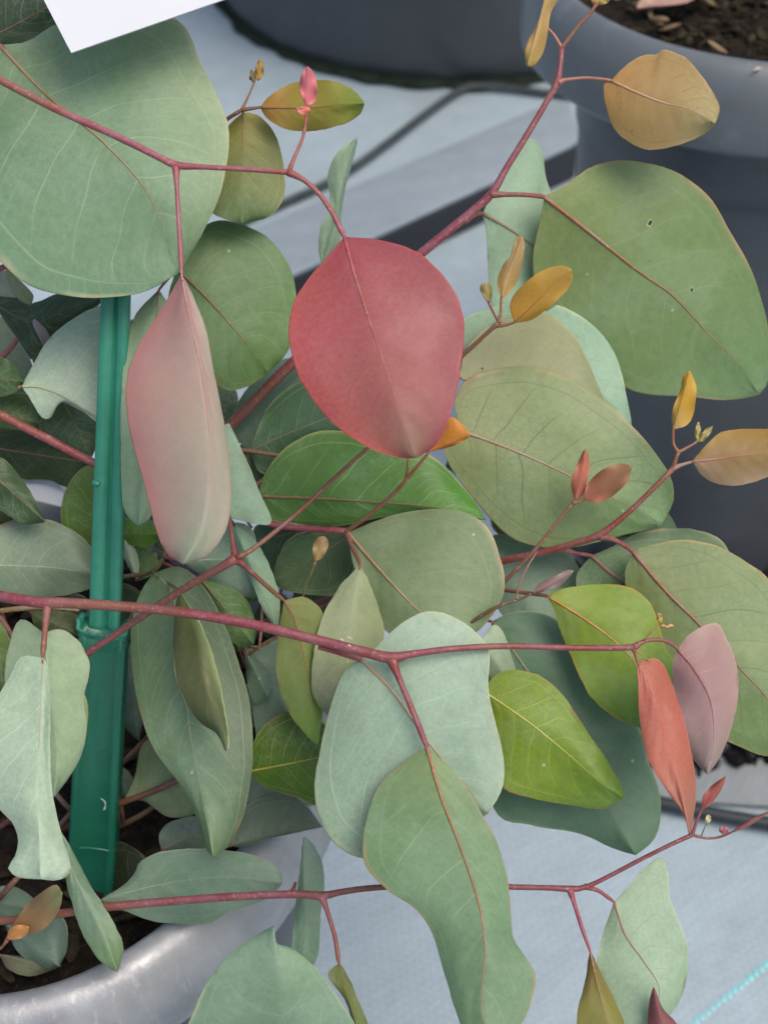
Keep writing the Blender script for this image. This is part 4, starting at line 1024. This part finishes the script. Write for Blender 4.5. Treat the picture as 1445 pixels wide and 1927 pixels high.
leaf((1032, -30), [(1022, 20), (1002, 60), (988, 96)], (992, 127), [(1052, -10), (1036, 22), (1030, 60), (1022, 95), (1008, 120)], None, (.486, .478), ((172, 146, 88), (176, 148, 88), (168, 146, 80)), (.004, .006), margin=(186, 166, 110), va=.2, rr=1.2, rib=(160, 130, 80), nu=24, label='small twisted tan leaf at the top right shoot')
stem([(1056, 90, .492, 5), (1042, 66, .491, 3.6), (1026, 46, .490, 3.2), (1024, 10, .488, 3), (1030, -26, .486, 2.4)], (190, 124, 108), 'twig', 8)
leaf((943, 562), [(935, 530), (946, 500), (961, 480), (971, 448)], (983, 446), [(956, 553), (976, 520), (986, 470)], [(952, 530), (970, 480)], (.478, .474), ((176, 148, 88), (178, 152, 104)), (.002, .003), margin=(176, 148, 96), va=.1, rr=1.2, rib=(196, 168, 124), nu=20, pet=[(938, 607, .480, 4), (942, 588, .479, 3.2)], petc=(160, 112, 80), label='narrow tan young leaf before the pale mint leaf')
leaf((967, 607), [(960, 575), (975, 545), (1010, 515), (1052, 500)], (1074, 506), [(1000, 601), (1036, 576), (1066, 545), (1077, 522)], [(1000, 577), (1045, 530)], (.479, .470), ((186, 142, 44), (186, 146, 54), (184, 150, 70)), (.003, .003), margin=(190, 150, 70), va=.1, rr=1.6, rib=(146, 100, 42), nu=24, pet=[(930, 614, .481, 4), (950, 612, .480, 3.2)], petc=(140, 98, 60), label='golden yellow young leaf right of the red leaf')
leaf((920, 572), [(906, 552), (904, 536)], (912, 532), [(926, 552), (921, 536)], None, (.483, .483), ((164, 150, 92), (164, 150, 92)), (.001, .001), va=.0, rr=0, nu=10, pet=[(936, 604, .480, 2)])
leaf((806, 850), [(820, 815), (846, 785), (868, 798)], (884, 818), [(840, 842), (868, 832)], None, (.473, .466), ((206, 130, 40), (204, 138, 52)), (.003, .003), margin=(200, 130, 60), va=.1, rr=1.0, rib=(186, 110, 40), nu=20, label='small orange leaf poking out behind the red leaf')
leaf((1266, 808), [(1265, 770), (1280, 735), (1286, 706)], (1297, 698), [(1291, 800), (1305, 772), (1309, 730)], None, (.483, .477), ((190, 160, 96), (202, 164, 58), (206, 168, 60)), (.003, .003), margin=(200, 160, 70), va=.05, rr=1.4, rib=(160, 116, 56), nu=22, pet=[(1276, 851, .484, 3.6), (1267, 836, .484, 3)], petc=(170, 106, 80), label='small yellow leaf standing upright before the tall pot')
leaf((1302, 869), [(1335, 830), (1362, 812), (1410, 808), (1460, 812)], (1505, 845), [(1322, 896), (1352, 911), (1392, 913), (1445, 896)], [(1360, 862), (1430, 852)], (.483, .475), ((164, 138, 112), (158, 134, 84), (152, 132, 60)), (.006, .004), ((164, 134, 54), (158, 140, 118)), margin=(176, 150, 100), vein=(176, 150, 90), va=.3, rib=(176, 126, 104), rr=2.0, pet=[(1266, 881, .485, 4.5), (1284, 874, .484, 3.8)], petc=(206, 168, 160), label='tan and mauve leaf at the right edge before the tall pot')
leaf((1312, 832), [(1307, 815), (1310, 800)], (1313, 794), [(1317, 815), (1316, 800)], None, (.484, .483), ((176, 166, 96), (190, 180, 120)), (.001, .001), va=0, rr=0, nu=10, name='bud')
leaf((1314, 832), [(1318, 818), (1330, 806)], (1340, 802), [(1325, 828), (1336, 814)], None, (.484, .482), ((176, 166, 96), (196, 180, 130)), (.001, .001), va=0, rr=0, nu=10, name='bud')
leaf((1081, 941), [(1075, 906), (1086, 875), (1097, 851)], (1102, 845), [(1095, 931), (1107, 892), (1107, 862)], None, (.485, .480), ((186, 110, 96), (196, 124, 100)), (.002, .003), margin=(190, 120, 90), va=.1, rr=1.2, rib=(150, 84, 70), nu=18, pet=[(1077, 948, .485, 3)], label='small pink upright leaf on the broad sage leaf')
leaf((1098, 941), [(1103, 915), (1130, 886), (1165, 873)], (1188, 877), [(1125, 946), (1156, 930), (1181, 904)], None, (.484, .476), ((172, 108, 88), (164, 114, 86), (158, 124, 92)), (.002, .003), margin=(170, 116, 84), va=.05, rr=0, nu=18, pet=[(1077, 948, .485, 3)], petc=(150, 96, 74), label='small brownish pink oval leaf on the broad sage leaf')
leaf((1000, 1117), [(1020, 1096), (1050, 1081), (1068, 1074)], (1079, 1074), [(1034, 1109), (1060, 1095)], None, (.476, .471), ((160, 124, 124), (166, 140, 142), (176, 158, 156)), (.002, .003), margin=(170, 140, 140), va=.0, rr=0, nu=18, label='small mauve leaf on a thin shoot at right')
leaf((1190, 1038), [(1230, 1025), (1290, 1017), (1350, 1028), (1402, 1056), (1442, 1088), (1482, 1150), (1502, 1250)], (1490, 1400), [(1175, 1090), (1190, 1182), (1222, 1262), (1272, 1330), (1340, 1380), (1402, 1410), (1450, 1422)], [(1250, 1110), (1312, 1172), (1390, 1256), (1448, 1322)],
     (.496, .482), ((126, 144, 94), (126, 150, 102), (116, 150, 96)), (.010, .008), margin=(196, 170, 120), vein=(96, 116, 76), va=.45, rib=(146, 104, 82), rr=4.0, pet=[(1126, 1008, .490, 8), (1150, 1014, .492, 5.5), (1172, 1025, .494, 5)], petc=(146, 86, 74), label='broad green leaf at the right edge behind the mauve leaf')
leaf((1112, 1046), [(1150, 1030), (1200, 1003), (1270, 994), (1330, 1003), (1366, 1030)], (1400, 1120), [(1085, 1082), (1092, 1132), (1150, 1162), (1300, 1180)], [(1165, 1090), (1260, 1130)], (.508, .510), ((92, 128, 88), (104, 140, 102), (104, 138, 98)), (.006, .004), margin=(190, 176, 140), va=.3, rib=(150, 112, 96), rr=3.4, pet=[(1050, 1032, .496, 5), (1080, 1040, .503, 4)], petc=(166, 100, 90), label='green leaf behind the broad leaf at the right edge')
leaf((1120, 1010), [(1180, 970), (1240, 955), (1262, 975)], (1275, 1000), [(1150, 1020), (1230, 1015)], None, (.513, .513), ((72, 108, 66), (84, 120, 76)), va=.2, rr=0, margin=(186, 190, 140), pet=[(1100, 1018, .504, 2)])
leaf((1274, 1221), [(1300, 1191), (1345, 1172), (1361, 1195), (1380, 1232), (1388, 1292), (1380, 1352), (1355, 1420)], (1330, 1457), [(1265, 1252), (1268, 1312), (1280, 1372), (1302, 1424)], [(1308, 1264), (1336, 1320), (1342, 1390)],
     (.450, .446), ((158, 118, 122), (164, 134, 138), (156, 148, 146)), (.012, .006), ((176, 150, 148), (148, 124, 132)), (190, 170, 156), (182, 150, 146), .45, (142, 92, 98), 2.6, pet=[(1192, 1218, .446, 6.5), (1215, 1206, .446, 4.5), (1242, 1204, .447, 4.5), (1262, 1211, .449, 4.5)], petc=(150, 88, 84), label='dusty mauve leaf next to the coral leaf')
leaf((1199, 1246), [(1240, 1243), (1262, 1286), (1281, 1342), (1300, 1420), (1308, 1482), (1303, 1540)], (1297, 1572), [(1200, 1290), (1205, 1372), (1225, 1440), (1256, 1490), (1286, 1532)], [(1225, 1300), (1248, 1380), (1275, 1470)],
     (.446, .436), ((178, 104, 86), (182, 104, 90), (168, 120, 100)), (.012, .002), margin=(206, 150, 132), vein=(180, 90, 76), va=.2, rr=1.2, rib=(186, 98, 80), pet=[(1192, 1218, .446, 6), (1195, 1232, .446, 3.6)], petc=(160, 90, 80), label='coral red narrow leaf hanging at right')
leaf((1155, 1698), [(1180, 1670), (1215, 1631), (1244, 1613), (1256, 1640), (1260, 1692), (1280, 1742), (1294, 1792), (1286, 1862), (1262, 1905)], (1200, 1965), [(1140, 1742), (1125, 1792), (1124, 1852), (1140, 1925)], [(1176, 1760), (1212, 1812), (1240, 1870)],
     (.468, .462), ((158, 186, 160), (160, 190, 168), (154, 188, 164)), (.010, .006), margin=(196, 200, 176), vein=(140, 160, 138), va=.35, rib=(146, 112, 96), rr=2.0, pet=[(1100, 1668, .466, 5.5), (1125, 1676, .467, 4.2), (1145, 1690, .468, 4)], petc=(156, 88, 84), label='pale mint leaf at the lower right')
leaf((1110, 1790), [(1130, 1830), (1155, 1882), (1178, 1945)], (1172, 2025), [(1100, 1852), (1085, 1912), (1092, 1985)], [(1125, 1860), (1145, 1930)], (.462, .455), ((124, 108, 60), (132, 132, 62), (130, 134, 62)), (.006, .006), margin=(146, 110, 76), va=.15, rib=(150, 112, 64), rr=1.8, pet=[(1072, 1673, .466, 7), (1080, 1700, .465, 4.8), (1096, 1750, .464, 4.4)], petc=(166, 84, 90), label='olive leaf hanging at the lower right bottom edge')
leaf((1265, 2000), [(1224, 1960), (1220, 1900)], (1229, 1857), [(1300, 1965), (1272, 1926), (1246, 1898)], None, (.452, .455), ((130, 74, 84), (140, 84, 92)), va=.1, rr=0, margin=(150, 96, 100), label='dark mauve leaf tip at the bottom edge')
leaf((1321, 1524), [(1322, 1500), (1340, 1478)], (1365, 1461), [(1340, 1508), (1358, 1482)], None, (.464, .461), ((164, 84, 82), (178, 104, 92)), (.002, .002), margin=(176, 110, 100), va=.05, rr=0.9, rib=(140, 66, 66), nu=16, label='small red leaf at the end of the lower right shoot')
leaf((1376, 1566), [(1395, 1552), (1420, 1538)], (1455, 1524), [(1400, 1558), (1425, 1543)], None, (.464, .460), ((156, 88, 92), (166, 116, 112)), (.003, .003), margin=(176, 120, 116), va=.0, rr=0, nu=16, label='thin mauve leaf at the right edge on the lower shoot')
leaf((1330, 1550), [(1326, 1544), (1328, 1536)], (1333, 1533), [(1335, 1546), (1337, 1538)], None, (.464, .4635), ((206, 206, 170), (222, 220, 190)), (.0005, .0005), va=0, rr=0, nu=8, name='bud')
leaf((1360, 1570), [(1352, 1562), (1356, 1556)], (1364, 1556), [(1368, 1566), (1370, 1560)], None, (.464, .462), ((186, 110, 130), (196, 130, 150)), (.0005, .0005), va=0, rr=0, nu=8, name='bud')
leaf((1240, 1174), [(1236, 1166), (1237, 1158)], (1240, 1153), [(1245, 1168), (1244, 1160)], None, (.444, .443), ((190, 166, 80), (206, 176, 90)), (.0005, .0005), va=0, rr=0, nu=8, name='bud')
leaf((1242, 1178), [(1250, 1174), (1260, 1174)], (1267, 1178), [(1250, 1181), (1260, 1182)], None, (.444, .443), ((206, 176, 116), (216, 190, 140)), (.0005, .0005), va=0, rr=0, nu=8, name='bud')
leaf((577, 200), [(566, 175), (566, 145), (575, 128)], (579, 125), [(592, 192), (597, 165), (590, 138)], None, (.432, .428), ((226, 120, 130), (214, 122, 138), (196, 116, 130)), (.001, .002), margin=(226, 150, 150), va=.05, rr=0, nu=16, name='bud', label='tiny pink leaf standing on the small central shoot')
leaf((584, 208), [(575, 216), (563, 214)], (557, 204), [(580, 200), (568, 202)], None, (.432, .429), ((226, 120, 110), (222, 130, 130)), (.001, .001), va=0, rr=0, nu=10, name='bud')
leaf((485, 152), [(480, 138), (484, 120)], (490, 111), [(495, 142), (496, 124)], None, (.470, .468), ((176, 146, 70), (190, 156, 80)), (.001, .001), va=0, rr=0, nu=10, name='bud')
leaf((478, 157), [(470, 148), (472, 135)], (474, 130), [(482, 148), (480, 138)], None, (.470, .469), ((120, 112, 80), (150, 140, 100)), (.001, .001), va=0, rr=0, nu=10, name='bud')
leaf((1120, 14), [(1112, 0), (1118, -12)], (1124, -18), [(1130, 4), (1132, -8)], None, (.490, .489), ((176, 140, 80), (190, 150, 90)), (.001, .001), va=0, rr=0, nu=10, name='bud')
leaf((1126, 8), [(1132, 0), (1140, -6)], (1148, -6), [(1136, 8), (1146, 2)], None, (.490, .488), ((190, 170, 90), (206, 190, 110)), (.001, .001), va=0, rr=0, nu=10, name='bud')
leaf((638, 1812), [(660, 1850), (681, 1900), (702, 1965)], (702, 2035), [(617, 1835), (650, 1882), (666, 1932), (676, 1995)], None, (.468, .462), ((112, 126, 70), (112, 140, 84)), (.006, .004), margin=(176, 160, 104), va=.1, rr=1.4, rib=(130, 126, 70), pet=[(605, 1686, .471, 8), (614, 1710, .470, 5.4), (630, 1762, .469, 4.8), (636, 1800, .468, 5)], petc=(164, 84, 90), label='narrow olive leaf at the bottom left of the hanging leaf')
leaf((560, 2110), [(400, 2080), (352, 1965), (370, 1890), (405, 1828), (455, 1778)], (515, 1742), [(690, 2040), (673, 1942), (641, 1886), (602, 1832), (552, 1787), (512, 1773)], [(545, 2000), (530, 1880)], (.455, .442), ((110, 146, 124), (120, 154, 132), (134, 168, 144)), (.012, .010), margin=(176, 196, 160), vein=(166, 190, 162), va=.25, rr=1.6, rib=(150, 172, 140), label='blue-green leaf in front of the pale pot at the bottom edge')
leaf((572, 1574), [(590, 1590), (610, 1640), (604, 1720), (597, 1800)], (574, 1832), [(566, 1620), (559, 1690), (551, 1762), (552, 1812)], None, (.487, .483), ((138, 166, 150), (132, 166, 148), (126, 160, 142)), (.004, .006), va=.15, rr=0, margin=(170, 190, 165), label='vertical ribbon-like blue-green leaf at the pot edge')
leaf((188, 1694), [(230, 1670), (255, 1642), (266, 1620), (300, 1603), (350, 1597), (420, 1600), (480, 1610), (524, 1634)], (532, 1662), [(240, 1716), (300, 1735), (392, 1738), (442, 1712), (500, 1692)], [(300, 1665), (420, 1650)], (.498, .485), ((118, 146, 126), (116, 148, 130), (124, 154, 138)), (.004, .008), margin=(160, 176, 150), vein=(150, 174, 148), va=.4, rr=1.2, rib=(140, 160, 130), label='wide leaf lying along the rim of the pale pot')
leaf((305, 1600), [(300, 1572), (320, 1548), (370, 1535)], (440, 1530), [(350, 1612), (420, 1602)], None, (.518, .515), ((108, 128, 122), (104, 126, 116)), va=.3, rr=1.2, margin=(140, 150, 140), pet=[(290, 1640, .525, 2)])
leaf((432, 1592), [(440, 1542), (480, 1505), (540, 1494), (580, 1520)], (606, 1556), [(480, 1592), (520, 1566), (570, 1560)], None, (.512, .520), ((84, 106, 92), (92, 114, 100)), (.002, .006), va=.2, rr=0, margin=(130, 146, 130), pet=[(410, 1600, .52, 2)], label='dark grey-green leaf curling over the pot edge')
leaf((464, 1512), [(470, 1460), (505, 1442), (562, 1480)], (596, 1512), [(500, 1520), (560, 1525)], None, (.520, .525), ((146, 168, 158), (130, 152, 142)), va=.2, rr=0, pet=[(440, 1540, .53, 2)])
leaf((467, 1452), [(476, 1400), (502, 1360), (546, 1338), (592, 1344)], (648, 1412), [(500, 1480), (560, 1501), (615, 1512)], [(540, 1438), (595, 1426)], (.497, .490), ((80, 116, 28), (86, 122, 38)), (.004, .006), margin=(166, 176, 110), vein=(172, 192, 104), va=.8, rib=(156, 152, 60), rr=2.4, pet=[(440, 1460, .505, 3)], label='bright green veined leaf left of the pale blue-green leaf')
leaf((456, 1214), [(500, 1215), (522, 1204), (525, 1282), (552, 1352)], (585, 1405), [(468, 1270), (478, 1350), (500, 1430)], None, (.502, .505), ((154, 182, 164), (136, 166, 150), (120, 152, 136)), (.006, .004), margin=(190, 206, 180), va=.3, rr=0, pet=[(488, 1222, .496, 2)], label='pale leaf behind the long drooping leaf')
leaf((465, 1232), [(490, 1245), (512, 1280)], (505, 1312), [(466, 1280), (478, 1322)], None, (.499, .497), ((116, 146, 126), (124, 152, 134)), va=.2, rr=0, margin=(190, 206, 170), pet=[(456, 1216, .502, 2)])
leaf((96, 1534), [(130, 1590), (166, 1660), (206, 1722), (231, 1778)], (222, 1829), [(112, 1600), (132, 1680), (150, 1742), (175, 1790), (200, 1816)], [(120, 1600), (160, 1690), (200, 1770)], (.480, .470), ((122, 150, 132), (118, 150, 128), (112, 144, 104)), (.006, .004), margin=(150, 150, 110), va=.12, rr=1.4, rib=(140, 166, 140), label='narrow blue-green leaf crossing the foot of the stake')
leaf((232, 1512), [(255, 1460), (270, 1400), (312, 1388)], (395, 1420), [(270, 1506), (320, 1537), (375, 1522)], [(300, 1465)], (.528, .515), ((134, 156, 116), (126, 150, 118)), (.006, .006), va=.4, rr=1.6, rib=(160, 158, 110), label='pale green leaf low behind the long drooping leaf')
leaf((24, 1746), [(40, 1716), (70, 1686), (104, 1665)], (118, 1680), [(60, 1758), (92, 1740), (114, 1706)], [(70, 1722)], (.478, .470), ((156, 112, 74), (140, 116, 82), (130, 140, 96)), (.002, .003), margin=(150, 130, 90), va=.05, rr=1.0, rib=(120, 84, 64), nu=22, pet=[(8, 1778, .48, 2.4)], label='brownish young leaf at the lower left edge')
leaf((16, 1768), [(18, 1750), (35, 1740)], (56, 1744), [(36, 1767), (52, 1756)], None, (.478, .474), ((200, 136, 84), (206, 150, 84)), (.001, .002), margin=(200, 150, 90), va=.05, rr=0.8, rib=(130, 76, 60), nu=16, label='tiny orange leaf at the lower left edge')
leaf((10, 1738), [(60, 1714), (120, 1728), (127, 1780)], (112, 1818), [(36, 1792), (80, 1820)], None, (.505, .500), ((110, 138, 122), (104, 132, 120)), va=.2, rr=0, pet=[(-20, 1732, .492, 2)], label='dull blue-green leaf under the stem at the lower left')
leaf((-40, 1690), [(8, 1667), (50, 1680)], (86, 1716), [(0, 1728), (50, 1732)], None, (.508, .505), ((116, 144, 128), (112, 140, 122)), va=.3, rr=0, pet=[(-70, 1700, .51, 2)])
leaf((0, 1797), [(40, 1800), (85, 1808)], (116, 1818), [(20, 1826), (62, 1836)], None, (.508, .503), ((136, 128, 112), (128, 142, 118), (136, 134, 112)), (.003, .004), margin=(120, 84, 64), vein=(110, 70, 52), va=.7, rr=0, pet=[(-30, 1795, .51, 2)], label='dried patchy leaf on the soil at the lower left')
leaf((212, 1692), [(216, 1590), (252, 1596), (282, 1622)], (292, 1642), [(240, 1690), (275, 1668)], None, (.545, .535), ((48, 58, 42), (54, 66, 46)), va=.2, rr=0, margin=(120, 126, 100), pet=[(200, 1720, .55, 2)])
leaf((58, 1152), [(100, 1150), (150, 1160)], (156, 1200), [(70, 1180), (110, 1200)], None, (.492, .495), ((96, 108, 58), (66, 80, 48)), va=.2, rr=0, pet=[(50, 1144, .489, 2)])
leaf((-40, 1150), [(0, 1165), (25, 1230)], (14, 1300), [(-40, 1220), (-15, 1290)], None, (.49, .488), ((92, 128, 42), (86, 122, 46)), va=.4, rr=0, pet=[(-60, 1130, .49, 2)])
leaf((232, 1205), [(262, 1230), (272, 1310)], (262, 1395), [(225, 1270), (235, 1360)], None, (.53, .532), ((112, 138, 124), (92, 118, 106)), va=.4, rr=0, pet=[(250, 1150, .53, 2)])
leaf((215, 1440), [(240, 1450), (254, 1478)], (240, 1500), [(210, 1470), (220, 1495)], None, (.545, .545), ((120, 140, 126), (110, 132, 118)), va=.1, rr=0, pet=[(210, 1420, .55, 2)])

# inner foliage that closes the crown between the larger leaves (seen only as dark glimpses)
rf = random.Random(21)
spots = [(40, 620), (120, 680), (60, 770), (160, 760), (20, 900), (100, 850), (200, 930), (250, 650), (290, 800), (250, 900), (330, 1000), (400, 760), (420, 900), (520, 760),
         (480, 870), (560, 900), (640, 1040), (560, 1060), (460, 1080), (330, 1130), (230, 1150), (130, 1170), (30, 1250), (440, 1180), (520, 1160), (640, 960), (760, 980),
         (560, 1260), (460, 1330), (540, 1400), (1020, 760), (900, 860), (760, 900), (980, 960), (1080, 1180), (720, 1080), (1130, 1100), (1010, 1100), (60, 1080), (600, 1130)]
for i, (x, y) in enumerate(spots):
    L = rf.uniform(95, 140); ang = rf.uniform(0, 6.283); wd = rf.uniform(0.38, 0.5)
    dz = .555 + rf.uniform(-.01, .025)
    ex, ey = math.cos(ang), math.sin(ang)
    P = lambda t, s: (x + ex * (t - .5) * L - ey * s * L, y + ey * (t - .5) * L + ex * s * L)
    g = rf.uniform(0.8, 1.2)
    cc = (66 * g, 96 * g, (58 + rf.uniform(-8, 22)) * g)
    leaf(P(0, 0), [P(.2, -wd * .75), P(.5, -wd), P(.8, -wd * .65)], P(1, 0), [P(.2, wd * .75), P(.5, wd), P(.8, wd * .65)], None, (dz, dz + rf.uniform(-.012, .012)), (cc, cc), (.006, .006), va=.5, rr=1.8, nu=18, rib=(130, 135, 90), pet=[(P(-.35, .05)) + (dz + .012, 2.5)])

# ------------------------------------------------------------------ loose dead leaves
def loose_leaf(name, centre, length, width, yaw, tilt, cols, label, curl=0.3):
    vs, fs = [], []
    nu, nv = 16, 8
    rx, ry = math.cos(yaw), math.sin(yaw)
    for i in range(nu + 1):
        t = i / nu
        w = width * math.sin(math.pi * min(1, t * 0.97 + 0.02)) ** 0.7
        for j in range(nv + 1):
            s = j / nv * 2 - 1
            x, y = (t - .5) * length, s * w / 2
            z = curl * (abs(s) ** 1.5) * w * 0.6 + curl * 0.5 * length * (t - .5) ** 2 + tilt * (t - .5) * length + 0.002 * noise.noise(Vector((t * 4, s * 2, length * 50)))
            vs.append((x * rx - y * ry, x * ry + y * rx, z))
    for i in range(nu):
        for j in range(nv):
            k = i * (nv + 1) + j
            fs.append((k, k + 1, k + nv + 2, k + nv + 1))
    o = mesh_obj(name, vs, fs, cols)
    o.location = centre
    so = o.modifiers.new('thickness', 'SOLIDIFY'); so.thickness = 0.0005
    return tag(o, label, 'dead leaf')


M_DEAD = plain_material("dead_leaf_pink", lin((168, 136, 122)), 0.75, 0.2, 0.25, 80.0, 0.4, 300.0, 0.001)
M_PALE = plain_material("dead_leaf_pale", lin((186, 188, 176)), 0.7, 0.2, 0.15, 60.0, 0.3, 300.0, 0.001)
loose_leaf('fallen_leaf', on_plane(1272, 2, 0.447), 0.048, 0.026, 0.35, 0.15, M_DEAD, 'pinkish dried leaf lying on the soil in the tall pot', 0.35)
loose_leaf('fallen_leaf', on_plane(690, 440, 0.040), 0.040, 0.015, 0.75, 0.1, M_PALE, 'whitish fallen leaf on the board just above the red leaf', 0.4)
